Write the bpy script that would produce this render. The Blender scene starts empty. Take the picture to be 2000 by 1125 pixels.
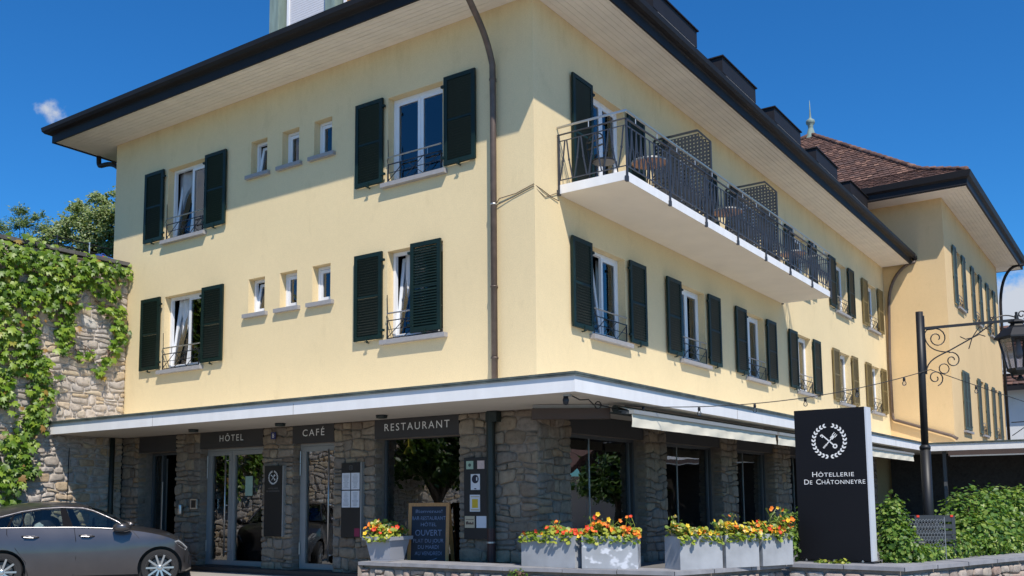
import bpy, bmesh, math, random
import numpy as np
from mathutils import Vector, Matrix
R = math.radians
random.seed(7)
rng = np.random.default_rng(11)
sc = bpy.context.scene
col = sc.collection

# ------------------------------------------------------------------ camera, sky, sun, exposure
cam_d = bpy.data.cameras.new("camera")
cam = bpy.data.objects.new("camera", cam_d)
col.objects.link(cam)
sc.camera = cam
cam_d.sensor_width = 36.0
cam_d.lens = 33.529
cam_d.shift_x = -0.0013
cam_d.shift_y = 0.108
cam_d.clip_end = 2000.0
YAW, PITCH, ROLL = 0.60010, 0.10489, -0.00926
_r = Vector((math.cos(YAW), math.sin(YAW), 0)); _f = Vector((-math.sin(YAW), math.cos(YAW), 0)); _u = Vector((0, 0, 1))
_F = _f*math.cos(PITCH) + _u*math.sin(PITCH); _U = -_f*math.sin(PITCH) + _u*math.cos(PITCH)
_X = _r*math.cos(ROLL) + _U*math.sin(ROLL); _Y = -_r*math.sin(ROLL) + _U*math.cos(ROLL)
m = Matrix((( _X.x, _Y.x, -_F.x, 7.9655), (_X.y, _Y.y, -_F.y, -12.2877), (_X.z, _Y.z, -_F.z, 1.1701), (0, 0, 0, 1)))
cam.matrix_world = m

SUN = Vector((0.581, -0.465, 1.0))
world = bpy.data.worlds.new("World"); sc.world = world
world.use_nodes = True
wn, wl = world.node_tree.nodes, world.node_tree.links
wn.clear()
w_out = wn.new('ShaderNodeOutputWorld')
sky = wn.new('ShaderNodeTexSky'); sky.sky_type = 'NISHITA'; sky.sun_disc = False
sky.sun_elevation = R(53.3); sky.sun_rotation = R(128.7)
sky.altitude = 400; sky.air_density = 1.0; sky.dust_density = 0.15; sky.ozone_density = 3.5
hs = wn.new('ShaderNodeHueSaturation'); hs.inputs['Saturation'].default_value = 1.2; hs.inputs['Hue'].default_value = 0.497
wl.new(sky.outputs[0], hs.inputs['Color'])
bg = wn.new('ShaderNodeBackground'); bg.inputs[1].default_value = 0.087
tint = wn.new('ShaderNodeMix'); tint.data_type = 'RGBA'; tint.blend_type = 'MULTIPLY'; tint.inputs[0].default_value = 1.0; tint.inputs[7].default_value = (0.46, 1.08, 1.50, 1)
wl.new(hs.outputs[0], tint.inputs[6]); wl.new(tint.outputs[2], bg.inputs[0])
tc = wn.new('ShaderNodeTexCoord')
nz = wn.new('ShaderNodeTexNoise'); nz.inputs['Scale'].default_value = 13.0; nz.inputs['Detail'].default_value = 7.0; nz.inputs['Roughness'].default_value = 0.55
wl.new(tc.outputs['Generated'], nz.inputs['Vector'])
def _dir(u, v):
    d = _F + _X*((u-1002.6)/1862.7) + _Y*((778.5-v)/1862.7)
    return d.normalized()
CLOUDS = [(_dir(2010, 590), 0.045, 1.0), (_dir(2120, 600), 0.07, 1.0), (_dir(94, 212), 0.015, 0.46), (_dir(106, 222), 0.014, 0.42), (_dir(122, 234), 0.013, 0.38),
          (Vector((0.8, -0.3, 0.35)).normalized(), 0.16, 0.9), (Vector((-0.75, -0.6, 0.3)).normalized(), 0.14, 0.9), (Vector((0.9, 0.5, 0.25)).normalized(), 0.12, 0.9)]
acc = None
for d, rad, amp in CLOUDS:
    dist = wn.new('ShaderNodeVectorMath'); dist.operation = 'DISTANCE'
    nrm = wn.new('ShaderNodeVectorMath'); nrm.operation = 'NORMALIZE'
    wl.new(tc.outputs['Generated'], nrm.inputs[0]); wl.new(nrm.outputs[0], dist.inputs[0]); dist.inputs[1].default_value = d
    mr = wn.new('ShaderNodeMapRange'); mr.inputs['From Min'].default_value = rad; mr.inputs['From Max'].default_value = 0.0
    mr.inputs['To Min'].default_value = 0.0; mr.inputs['To Max'].default_value = amp
    wl.new(dist.outputs['Value'], mr.inputs['Value'])
    if acc is None: acc = mr.outputs[0]
    else:
        mx = wn.new('ShaderNodeMath'); mx.operation = 'MAXIMUM'; wl.new(acc, mx.inputs[0]); wl.new(mr.outputs[0], mx.inputs[1]); acc = mx.outputs[0]
ml = wn.new('ShaderNodeMath'); ml.operation = 'MULTIPLY_ADD'; nz2 = wn.new('ShaderNodeTexNoise'); nz2.inputs['Scale'].default_value = 70.0; nz2.inputs['Detail'].default_value = 6.0; nz2.inputs['Roughness'].default_value = 0.6; wl.new(tc.outputs['Generated'], nz2.inputs['Vector'])
mlb = wn.new('ShaderNodeMath'); mlb.operation = 'MULTIPLY_ADD'; wl.new(nz2.outputs[0], mlb.inputs[0]); mlb.inputs[1].default_value = 0.9; mlb.inputs[2].default_value = -1.0
wl.new(nz.outputs[0], ml.inputs[0]); ml.inputs[1].default_value = 1.4; wl.new(mlb.outputs[0], ml.inputs[2])
ad = wn.new('ShaderNodeMath'); ad.operation = 'ADD'; wl.new(acc, ad.inputs[0]); wl.new(ml.outputs[0], ad.inputs[1])
m1 = wn.new('ShaderNodeMapRange'); m1.inputs['From Min'].default_value = 0.28; m1.inputs['From Max'].default_value = 0.75; m1.inputs['To Max'].default_value = 0.95; m1.interpolation_type = 'SMOOTHSTEP'
wl.new(ad.outputs[0], m1.inputs['Value'])
m2 = wn.new('ShaderNodeMath'); m2.operation = 'MULTIPLY'; wl.new(m1.outputs[0], m2.inputs[0])
m3 = wn.new('ShaderNodeMapRange'); m3.inputs['From Min'].default_value = 0.0; m3.inputs['From Max'].default_value = 0.12; wl.new(acc, m3.inputs['Value']); wl.new(m3.outputs[0], m2.inputs[1])
bgc = wn.new('ShaderNodeBackground'); bgc.inputs[0].default_value = (0.86, 0.91, 1.0, 1); bgc.inputs[1].default_value = 0.62
mixw = wn.new('ShaderNodeMixShader'); wl.new(m2.outputs[0], mixw.inputs[0]); wl.new(bg.outputs[0], mixw.inputs[1]); wl.new(bgc.outputs[0], mixw.inputs[2])
wl.new(mixw.outputs[0], w_out.inputs[0])

sun_d = bpy.data.lights.new("sun", 'SUN'); sun_d.energy = 4.55; sun_d.angle = R(0.53); sun_d.color = (1.0, 0.935, 0.84)
sun = bpy.data.objects.new("sun", sun_d); col.objects.link(sun)
sun.rotation_euler = (-SUN).to_track_quat('-Z', 'Y').to_euler()
sun.location = (20, -16, 40)

vs = sc.view_settings
sc.display_settings.display_device = 'sRGB'
vs.view_transform = 'Standard'; vs.look = 'None'; vs.gamma = 1.0; vs.exposure = 0.22; vs.use_curve_mapping = False
sc.render.engine = 'CYCLES'
sc.cycles.use_denoising = True
sc.cycles.max_bounces = 10; sc.cycles.diffuse_bounces = 5; sc.cycles.glossy_bounces = 5; sc.cycles.transparent_max_bounces = 16; sc.cycles.transmission_bounces = 6
sc.cycles.caustics_reflective = False; sc.cycles.caustics_refractive = False

# ------------------------------------------------------------------ materials
def new_mat(name):
    mt = bpy.data.materials.new(name); mt.use_nodes = True
    nt = mt.node_tree; b = nt.nodes['Principled BSDF']
    return mt, nt.nodes, nt.links, b
def coords(n, l, scale=(1, 1, 1)):
    t = n.new('ShaderNodeTexCoord'); mp = n.new('ShaderNodeMapping'); mp.inputs['Scale'].default_value = scale
    l.new(t.outputs['Object'], mp.inputs[0]); return mp.outputs[0]
def noise(n, l, vec, scale, detail=4, rough=0.55):
    x = n.new('ShaderNodeTexNoise'); x.inputs['Scale'].default_value = scale; x.inputs['Detail'].default_value = detail; x.inputs['Roughness'].default_value = rough
    l.new(vec, x.inputs['Vector']); return x.outputs[0]
def ramp(n, l, fac, stops):
    r = n.new('ShaderNodeValToRGB'); e = r.color_ramp.elements
    while len(e) < len(stops): e.new(0.5)
    for el, (p, c) in zip(e, stops): el.position = p; el.color = (*c, 1)
    l.new(fac, r.inputs[0]); return r.outputs[0]
def mixc(n, l, fac, a, b, mode='MIX'):
    x = n.new('ShaderNodeMix'); x.data_type = 'RGBA'; x.blend_type = mode
    for s, v in ((0, fac), (6, a), (7, b)):
        if isinstance(v, (int, float)): x.inputs[s].default_value = v
        elif isinstance(v, tuple): x.inputs[s].default_value = (*v, 1)
        else: l.new(v, x.inputs[s])
    return x.outputs[2]
def bump(n, l, b, h, strength, dist=0.01):
    x = n.new('ShaderNodeBump'); x.inputs['Strength'].default_value = strength; x.inputs['Distance'].default_value = dist
    l.new(h, x.inputs['Height']); l.new(x.outputs[0], b.inputs['Normal'])
def sc3(c, k): return tuple(max(0, min(1, v*k)) for v in c)
def mat(name, c, rough=0.6, metal=0.0, var=0.12, vscale=3.0, bscale=60, bstr=0.1, spec=0.5, stretch=(1, 1, 1)):
    mt, n, l, b = new_mat(name)
    v = coords(n, l, stretch)
    f = noise(n, l, v, vscale, 5)
    l.new(ramp(n, l, f, [(0.25, sc3(c, 1-var)), (0.75, sc3(c, 1+var))]), b.inputs['Base Color'])
    b.inputs['Roughness'].default_value = rough; b.inputs['Metallic'].default_value = metal
    b.inputs['Specular IOR Level'].default_value = spec
    if bstr: bump(n, l, b, noise(n, l, v, bscale, 3), bstr, 0.004)
    return mt
def plaster(name, c, ztop=9.27):
    mt, n, l, b = new_mat(name)
    v = coords(n, l)
    f1 = noise(n, l, v, 0.55, 6, 0.6); f2 = noise(n, l, v, 9, 4); f3 = noise(n, l, coords(n, l, (3.0, 3.0, 0.22)), 1.6, 5, 0.62); f4 = noise(n, l, v, 48, 3, 0.7)
    base = ramp(n, l, f1, [(0.3, sc3(c, 0.955)), (0.7, sc3(c, 1.03))])
    base = mixc(n, l, 0.5, base, ramp(n, l, f2, [(0.3, (0.93, 0.93, 0.925)), (0.7, (1, 1, 1))]), 'MULTIPLY')
    base = mixc(n, l, 0.25, base, ramp(n, l, f3, [(0.24, (0.90, 0.885, 0.85)), (0.42, (1, 1, 1))]), 'MULTIPLY')
    base = mixc(n, l, 0.8, base, ramp(n, l, f4, [(0.28, (0.84, 0.84, 0.83)), (0.66, (1.0, 1.0, 1.0))]), 'MULTIPLY')
    f5 = noise(n, l, coords(n, l, (1.5, 1.5, 0.6)), 1.1, 7, 0.7)
    base = mixc(n, l, 0.7, base, ramp(n, l, f5, [(0.30, (0.87, 0.86, 0.84)), (0.43, (1, 1, 1))]), 'MULTIPLY')
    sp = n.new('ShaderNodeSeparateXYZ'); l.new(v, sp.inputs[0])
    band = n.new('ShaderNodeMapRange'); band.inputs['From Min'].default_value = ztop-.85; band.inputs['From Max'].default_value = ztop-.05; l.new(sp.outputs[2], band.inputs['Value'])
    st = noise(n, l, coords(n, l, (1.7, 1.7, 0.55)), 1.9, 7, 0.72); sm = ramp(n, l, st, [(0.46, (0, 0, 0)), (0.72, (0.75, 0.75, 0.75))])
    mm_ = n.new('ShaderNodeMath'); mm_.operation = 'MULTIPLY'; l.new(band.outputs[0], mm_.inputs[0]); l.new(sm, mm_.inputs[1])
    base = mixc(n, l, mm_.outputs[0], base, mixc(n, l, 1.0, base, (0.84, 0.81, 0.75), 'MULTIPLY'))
    l.new(base, b.inputs['Base Color']); b.inputs['Roughness'].default_value = 0.92; b.inputs['Specular IOR Level'].default_value = 0.2
    bump(n, l, b, noise(n, l, v, 85, 3), 0.32, 0.006)
    return mt
def stone_mat(name, stops, k=1.0):
    mt, n, l, b = new_mat(name)
    oi = n.new('ShaderNodeObjectInfo'); ge = n.new('ShaderNodeNewGeometry')
    a = n.new('ShaderNodeMath'); a.operation = 'ADD'; l.new(oi.outputs['Random'], a.inputs[0]); l.new(ge.outputs['Random Per Island'], a.inputs[1])
    fr = n.new('ShaderNodeMath'); fr.operation = 'FRACT'; l.new(a.outputs[0], fr.inputs[0])
    cc = ramp(n, l, fr.outputs[0], [(p, sc3(c, k)) for p, c in stops])
    v = coords(n, l)
    f = noise(n, l, v, 14, 7, 0.65); g = noise(n, l, v, 3.2, 4)
    cc = mixc(n, l, 0.85, cc, ramp(n, l, f, [(0.25, (0.5, 0.48, 0.46)), (0.5, (0.95, 0.95, 0.95)), (0.8, (1.25, 1.24, 1.2))]), 'MULTIPLY')
    cc = mixc(n, l, 0.6, cc, ramp(n, l, g, [(0.3, (0.75, 0.72, 0.68)), (0.65, (1.05, 1.05, 1.05))]), 'MULTIPLY')
    l.new(cc, b.inputs['Base Color']); b.inputs['Roughness'].default_value = 0.9; b.inputs['Specular IOR Level'].default_value = 0.25
    bump(n, l, b, noise(n, l, v, 38, 6, 0.7), 0.75, 0.012)
    return mt
def glass_mat(name, ior=1.75, tint=(0.86, 0.9, 0.9), rough=0.0, rk=(0.93, 0.96, 1.0)):
    mt = bpy.data.materials.new(name); mt.use_nodes = True; n, l = mt.node_tree.nodes, mt.node_tree.links; n.clear()
    o = n.new('ShaderNodeOutputMaterial'); fr = n.new('ShaderNodeFresnel'); fr.inputs[0].default_value = ior
    t = n.new('ShaderNodeBsdfTransparent'); t.inputs[0].default_value = (*tint, 1)
    g = n.new('ShaderNodeBsdfGlossy'); g.inputs['Color'].default_value = (*rk, 1); g.inputs['Roughness'].default_value = rough
    tcn = n.new('ShaderNodeTexCoord'); nn = n.new('ShaderNodeTexNoise'); nn.inputs['Scale'].default_value = 1.3; nn.inputs['Detail'].default_value = 1
    l.new(tcn.outputs['Object'], nn.inputs['Vector']); bp = n.new('ShaderNodeBump'); bp.inputs['Strength'].default_value = 0.12; bp.inputs['Distance'].default_value = 0.03
    l.new(nn.outputs[0], bp.inputs['Height']); l.new(bp.outputs[0], g.inputs['Normal'])
    mx = n.new('ShaderNodeMixShader'); l.new(fr.outputs[0], mx.inputs[0]); l.new(t.outputs[0], mx.inputs[1]); l.new(g.outputs[0], mx.inputs[2]); l.new(mx.outputs[0], o.inputs[0])
    return mt
def leaf_mat(name, dark, mid, light, trans=0.35, dead=None):
    mt = bpy.data.materials.new(name); mt.use_nodes = True; n, l = mt.node_tree.nodes, mt.node_tree.links; n.clear()
    o = n.new('ShaderNodeOutputMaterial'); ge = n.new('ShaderNodeNewGeometry'); oi = n.new('ShaderNodeObjectInfo')
    a = n.new('ShaderNodeMath'); a.operation = 'ADD'; l.new(oi.outputs['Random'], a.inputs[0]); l.new(ge.outputs['Random Per Island'], a.inputs[1])
    fr = n.new('ShaderNodeMath'); fr.operation = 'FRACT'; l.new(a.outputs[0], fr.inputs[0])
    c = ramp(n, l, fr.outputs[0], [(0.0, dark), (0.5, mid), (0.93, light)] + ([(0.965, light), (0.975, dead)] if dead else []))
    v = coords(n, l); c = mixc(n, l, 0.5, c, ramp(n, l, noise(n, l, v, 1.1, 3), [(0.3, (0.6, 0.66, 0.6)), (0.7, (1.15, 1.1, 1.0))]), 'MULTIPLY')
    d = n.new('ShaderNodeBsdfPrincipled'); d.inputs['Roughness'].default_value = 0.42; d.inputs['Specular IOR Level'].default_value = 0.42; l.new(c, d.inputs['Base Color'])
    t = n.new('ShaderNodeBsdfTranslucent'); tcx = mixc(n, l, 1.0, c, (1.0, 1.05, 0.45), 'MULTIPLY'); l.new(tcx, t.inputs[0])
    mx = n.new('ShaderNodeMixShader'); mx.inputs[0].default_value = trans; l.new(d.outputs[0], mx.inputs[1]); l.new(t.outputs[0], mx.inputs[2]); l.new(mx.outputs[0], o.inputs[0])
    return mt

M = {}
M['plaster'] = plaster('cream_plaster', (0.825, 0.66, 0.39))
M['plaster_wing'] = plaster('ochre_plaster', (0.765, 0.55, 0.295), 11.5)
M['soffit'] = mat('soffit_paint', (0.80, 0.73, 0.63), 0.75, var=0.07, vscale=2.5, bscale=30, bstr=0.08, stretch=(1, 1, 1))
M['concrete_soffit'] = mat('painted_concrete', (0.72, 0.655, 0.555), 0.85, var=0.06, vscale=1.6, bscale=50, bstr=0.1)
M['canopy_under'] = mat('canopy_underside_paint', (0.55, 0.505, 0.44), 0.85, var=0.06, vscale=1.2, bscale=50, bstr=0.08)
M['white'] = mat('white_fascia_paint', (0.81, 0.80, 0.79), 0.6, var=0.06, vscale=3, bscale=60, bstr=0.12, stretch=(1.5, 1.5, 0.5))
M['pvc'] = mat('white_pvc', (0.80, 0.81, 0.83), 0.35, var=0.02, bstr=0.0)
M['flashing'] = mat('weathered_copper_flashing', (0.085, 0.10, 0.085), 0.6, var=0.55, vscale=5, bscale=20, bstr=0.2)
M['gutter'] = mat('dark_brown_gutter', (0.011, 0.0095, 0.011), 0.62, 0.0, var=0.3, vscale=2, bstr=0.03, spec=0.35)
M['roof'] = mat('brown_roof', (0.09, 0.055, 0.045), 0.8, var=0.4, vscale=6, bscale=12, bstr=0.4)
M['shutter'] = mat('dark_green_shutter_paint', (0.0048, 0.0165, 0.0135), 0.5, var=0.35, vscale=2.5, bscale=50, bstr=0.05, spec=0.3)
M['shutter_olive'] = mat('olive_brown_shutter_paint', (0.155, 0.115, 0.042), 0.5, var=0.12, vscale=4, bscale=50, bstr=0.05)
M['shutter_grey'] = mat('grey_green_shutter_paint', (0.055, 0.085, 0.075), 0.5, var=0.15, vscale=4, bscale=50, bstr=0.05)
M['sill'] = mat('grey_stone_sill', (0.30, 0.29, 0.29), 0.8, var=0.12, vscale=8, bscale=90, bstr=0.15)
M['iron'] = mat('dark_wrought_iron', (0.022, 0.026, 0.034), 0.4, 0.4, var=0.2, bstr=0.0)
M['steel'] = mat('brushed_steel', (0.50, 0.49, 0.47), 0.38, 0.9, var=0.06, bstr=0.0)
M['alu'] = mat('grey_door_aluminium', (0.33, 0.33, 0.32), 0.45, 0.2, var=0.05, vscale=5, bstr=0.0)
M['dark_alu'] = mat('dark_window_aluminium', (0.10, 0.105, 0.11), 0.45, 0.2, var=0.06, bstr=0.0)
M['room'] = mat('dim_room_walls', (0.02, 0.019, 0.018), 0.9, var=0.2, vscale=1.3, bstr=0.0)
M['curtain'] = mat('white_net_curtain', (0.66, 0.66, 0.66), 0.9, var=0.07, vscale=6, bstr=0.0)
M['curtain_grey'] = mat('grey_curtain', (0.42, 0.42, 0.43), 0.9, var=0.1, vscale=6, bstr=0.0)
M['glass'] = glass_mat('window_glass', 2.0)
M['shop_glass'] = glass_mat('shopfront_glass', 2.6, (0.8, 0.84, 0.82))
M['car_glass'] = glass_mat('car_glass', 1.5, (0.52, 0.60, 0.58))
M['bulb_glass'] = glass_mat('bulb_glass', 1.5, (0.93, 0.93, 0.92))
M['lamp_glass'] = glass_mat('lantern_glass', 1.32, (0.60, 0.57, 0.58), 0.25, (0.6, 0.6, 0.62))
M['pier_stone'] = stone_mat('hotel_pier_stone', [(0.0, (0.21, 0.163, 0.125)), (0.3, (0.30, 0.24, 0.175)), (0.55, (0.23, 0.20, 0.172)), (0.78, (0.34, 0.27, 0.19)), (0.93, (0.27, 0.235, 0.205)), (1.0, (0.37, 0.245, 0.14))], 1.0)
M['wall_stone'] = stone_mat('garden_wall_stone', [(0.0, (0.48, 0.42, 0.36)), (0.3, (0.61, 0.54, 0.47)), (0.55, (0.50, 0.46, 0.43)), (0.75, (0.62, 0.52, 0.38)), (0.92, (0.58, 0.44, 0.29)), (1.0, (0.70, 0.67, 0.63))], 0.88)
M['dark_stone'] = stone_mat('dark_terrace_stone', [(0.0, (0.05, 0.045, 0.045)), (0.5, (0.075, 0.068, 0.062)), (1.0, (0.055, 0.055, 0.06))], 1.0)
M['low_stone'] = stone_mat('low_wall_stone', [(0.0, (0.36, 0.30, 0.26)), (0.4, (0.48, 0.42, 0.36)), (0.7, (0.42, 0.30, 0.25)), (1.0, (0.54, 0.50, 0.45))], 0.9)
M['mortar'] = mat('grey_mortar', (0.24, 0.20, 0.165), 0.95, var=0.25, vscale=9, bscale=70, bstr=0.5)
M['mortar_light'] = mat('pale_mortar', (0.50, 0.45, 0.395), 0.95, var=0.16, vscale=9, bscale=70, bstr=0.5)
M['coping'] = mat('grey_coping_stone', (0.25, 0.25, 0.265), 0.85, var=0.22, vscale=5, bscale=60, bstr=0.3)
M['sign_dark'] = mat('anthracite_sign_panel', (0.038, 0.035, 0.036), 0.55, var=0.08, bstr=0.0)
M['black'] = mat('matt_black', (0.008, 0.008, 0.009), 0.5, var=0.1, bstr=0.0)
M['pylon'] = mat('black_pylon_panel', (0.005, 0.0048, 0.007), 0.55, var=0.1, vscale=1.5, bstr=0.0, spec=0.25)
M['pylon_side'] = mat('pale_pylon_edge', (0.58, 0.60, 0.64), 0.5, var=0.05, bstr=0.0)
M['letter'] = mat('white_lettering', (0.80, 0.79, 0.77), 0.5, var=0.02, bstr=0.0)
M['letter_dim'] = mat('grey_lettering', (0.16, 0.155, 0.15), 0.6, var=0.02, bstr=0.0)
M['chalk'] = mat('chalk', (0.20, 0.24, 0.34), 0.95, var=0.45, vscale=30, bstr=0.0)
M['board'] = mat('blackboard', (0.010, 0.012, 0.024), 0.6, var=0.25, vscale=6, bstr=0.0)
M['wood'] = mat('pine_frame', (0.50, 0.225, 0.065), 0.55, var=0.18, vscale=6, bscale=40, bstr=0.1, stretch=(8, 8, 1))
M['table_wood'] = mat('brown_table_top', (0.30, 0.14, 0.07), 0.5, var=0.2, vscale=8, bstr=0.05)
M['paper'] = mat('white_paper', (0.66, 0.67, 0.70), 0.8, var=0.04, bstr=0.0)
M['print'] = mat('grey_print', (0.28, 0.28, 0.30), 0.8, var=0.1, bstr=0.0)
M['copper'] = mat('green_copper', (0.20, 0.265, 0.24), 0.75, var=0.3, vscale=5, bscale=40, bstr=0.15, stretch=(2, 2, 0.3))
M['blind'] = mat('pale_blind', (0.62, 0.62, 0.66), 0.7, var=0.04, bstr=0.0)
M['pipe'] = mat('brown_downpipe', (0.12, 0.085, 0.066), 0.5, 0.2, var=0.3, vscale=7, bstr=0.05)
M['pipe_dark'] = mat('dark_green_downpipe', (0.016, 0.024, 0.022), 0.5, 0.1, var=0.2, bstr=0.0)
M['pipe_red'] = mat('red_brown_pipe_foot', (0.055, 0.022, 0.018), 0.6, 0.0, var=0.25, bstr=0.0)
M['awning'] = mat('cream_awning_cloth', (0.75, 0.69, 0.55), 0.85, var=0.06, vscale=5, bscale=25, bstr=0.12)
M['brown'] = mat('brown_metal_box', (0.075, 0.048, 0.038), 0.55, var=0.1, bstr=0.0)
M['zinc'] = mat('grey_concrete_planter', (0.335, 0.35, 0.37), 0.7, var=0.22, vscale=3.2, bscale=50, bstr=0.12)
def blotched():
    mt, n, l, b = new_mat('blotched_concrete_planter'); v = coords(n, l)
    c = ramp(n, l, noise(n, l, v, 3.2, 5), [(0.25, (0.27, 0.285, 0.30)), (0.75, (0.40, 0.42, 0.45))])
    l.new(mixc(n, l, ramp(n, l, noise(n, l, coords(n, l, (1, 1, 1.3)), 6.5, 2), [(0.55, (0, 0, 0)), (0.64, (1, 1, 1))]), c, (0.62, 0.64, 0.68)), b.inputs['Base Color']); b.inputs['Roughness'].default_value = .7
    return mt
M['zinc_blotched'] = blotched()
M['plastic_pot'] = mat('grey_plastic_pot', (0.33, 0.34, 0.375), 0.6, var=0.04, bscale=200, bstr=0.05)
M['soil'] = mat('dark_soil', (0.04, 0.03, 0.02), 0.95, var=0.4, vscale=20, bscale=40, bstr=0.6)
M['asphalt'] = mat('grey_paving', (0.295, 0.28, 0.26), 0.9, var=0.14, vscale=1.2, bscale=140, bstr=0.35)
M['terrace'] = mat('terrace_slabs', (0.15, 0.145, 0.14), 0.9, var=0.15, vscale=2, bscale=120, bstr=0.3)
M['step'] = mat('dark_step', (0.03, 0.03, 0.032), 0.6, var=0.2, bstr=0.1)
M['bark'] = mat('bark', (0.10, 0.075, 0.055), 0.95, var=0.4, vscale=12, bscale=30, bstr=0.8, stretch=(3, 3, 0.6))
M['stem'] = mat('vine_stem', (0.12, 0.075, 0.05), 0.9, var=0.3, vscale=10, bstr=0.2)
M['ivy'] = leaf_mat('ivy_leaf', (0.06, 0.125, 0.012), (0.145, 0.26, 0.022), (0.29, 0.39, 0.05), 0.32, (0.34, 0.20, 0.06))
M['hedge'] = leaf_mat('hedge_leaf', (0.05, 0.115, 0.016), (0.13, 0.25, 0.035), (0.31, 0.40, 0.09), 0.36)
M['olive'] = leaf_mat('silvery_tree_leaf', (0.18, 0.26, 0.10), (0.34, 0.42, 0.19), (0.50, 0.55, 0.34), 0.48)
M['shrub'] = leaf_mat('dark_shrub_leaf', (0.05, 0.10, 0.025), (0.13, 0.21, 0.06), (0.27, 0.36, 0.12), 0.35)
M['dark_tree'] = leaf_mat('dark_tree_leaf', (0.03, 0.06, 0.012), (0.06, 0.12, 0.02), (0.12, 0.2, 0.04), 0.25)
M['nast'] = leaf_mat('nasturtium_leaf', (0.12, 0.22, 0.03), (0.28, 0.36, 0.05), (0.50, 0.50, 0.08), 0.3)
def petal(name, c):
    mt, n, l, b = new_mat(name); b.inputs['Base Color'].default_value = (*c, 1); b.inputs['Roughness'].default_value = 0.6
    v = coords(n, l); l.new(mixc(n, l, 0.4, c, ramp(n, l, noise(n, l, v, 40, 2), [(0.3, sc3(c, 0.7)), (0.7, sc3(c, 1.2))]), 'MIX'), b.inputs['Base Color'])
    return mt
M['orange'] = petal('orange_petal', (0.80, 0.20, 0.015)); M['red'] = petal('red_petal', (0.68, 0.045, 0.015))
M['yellow'] = petal('yellow_petal', (0.80, 0.52, 0.03)); M['cream'] = petal('cream_petal', (0.78, 0.66, 0.30))
def car_paint():
    mt, n, l, b = new_mat('dark_grey_car_paint')
    b.inputs['Base Color'].default_value = 0.075, 0.072, 0.078, 1; b.inputs['Metallic'].default_value = 0.6; b.inputs['Roughness'].default_value = 0.30
    b.inputs['Coat Weight'].default_value = 0.7; b.inputs['Coat Roughness'].default_value = 0.06
    v = coords(n, l); l.new(ramp(n, l, noise(n, l, v, 2.2, 4), [(0.3, (0.072, 0.069, 0.076)), (0.7, (0.092, 0.086, 0.090))]), b.inputs['Base Color'])
    return mt
M['car'] = car_paint()
M['pillar_black'] = mat('matt_pillar_black', (0.010, 0.010, 0.012), 0.9, var=0.1, bstr=0.0, spec=0.05)
M['tyre'] = mat('tyre_rubber', (0.018, 0.018, 0.019), 0.85, var=0.15, bstr=0.0)
M['rim'] = mat('silver_rim', (0.55, 0.55, 0.55), 0.28, 0.9, var=0.05, bstr=0.0)
M['chrome'] = mat('satin_trim', (0.22, 0.22, 0.23), 0.35, 0.9, var=0.02, bstr=0.0)
M['seat'] = mat('dark_car_interior', (0.022, 0.022, 0.026), 0.8, var=0.15, bstr=0.0)
M['tile_far'] = stone_mat('red_brown_roof_tile', [(0.0, (0.105, 0.060, 0.050)), (0.35, (0.15, 0.085, 0.07)), (0.6, (0.125, 0.08, 0.072)), (0.85, (0.19, 0.105, 0.082)), (1.0, (0.28, 0.165, 0.125))], 1.0)
M['house_white'] = plaster('white_house_plaster', (0.74, 0.74, 0.74))
M['blue'] = mat('blue_cloth', (0.03, 0.10, 0.42), 0.7, var=0.1, bstr=0.0)
M['wire'] = mat('galvanised_wire', (0.30, 0.31, 0.32), 0.5, 0.5, var=0.05, bstr=0.0)
M['bin'] = mat('dark_grey_crate_plastic', (0.032, 0.038, 0.045), 0.55, var=0.15, bstr=0.0)
M['numplate'] = mat('blue_enamel', (0.02, 0.03, 0.14), 0.3, var=0.05, bstr=0.0)
M['green_paper'] = mat('pale_green_paper', (0.33, 0.45, 0.35), 0.8, var=0.1, vscale=25, bstr=0.0)
M['pink_paper'] = mat('pale_pink_paper', (0.60, 0.47, 0.44), 0.8, var=0.12, vscale=25, bstr=0.0)
M['yellow_paper'] = mat('yellow_print', (0.62, 0.43, 0.03), 0.7, var=0.1, vscale=25, bstr=0.0)
M['beige_paper'] = mat('beige_paper', (0.52, 0.43, 0.29), 0.8, var=0.06, vscale=25, bstr=0.0)
M['navy_paper'] = mat('navy_print', (0.012, 0.016, 0.035), 0.7, var=0.1, bstr=0.0)
M['magenta'] = mat('magenta_sticker', (0.24, 0.01, 0.06), 0.5, var=0.05, bstr=0.0)
M['doll'] = mat('yellow_felt', (0.42, 0.33, 0.03), 0.9, var=0.1, bstr=0.0)
M['lens'] = mat('lamp_lens', (0.35, 0.36, 0.37), 0.15, 0.0, var=0.1, bstr=0.0)
M['dark_coping'] = mat('weathered_dark_coping', (0.10, 0.095, 0.09), 0.9, var=0.3, vscale=6, bscale=50, bstr=0.3)
M['curb'] = M['coping']

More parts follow.
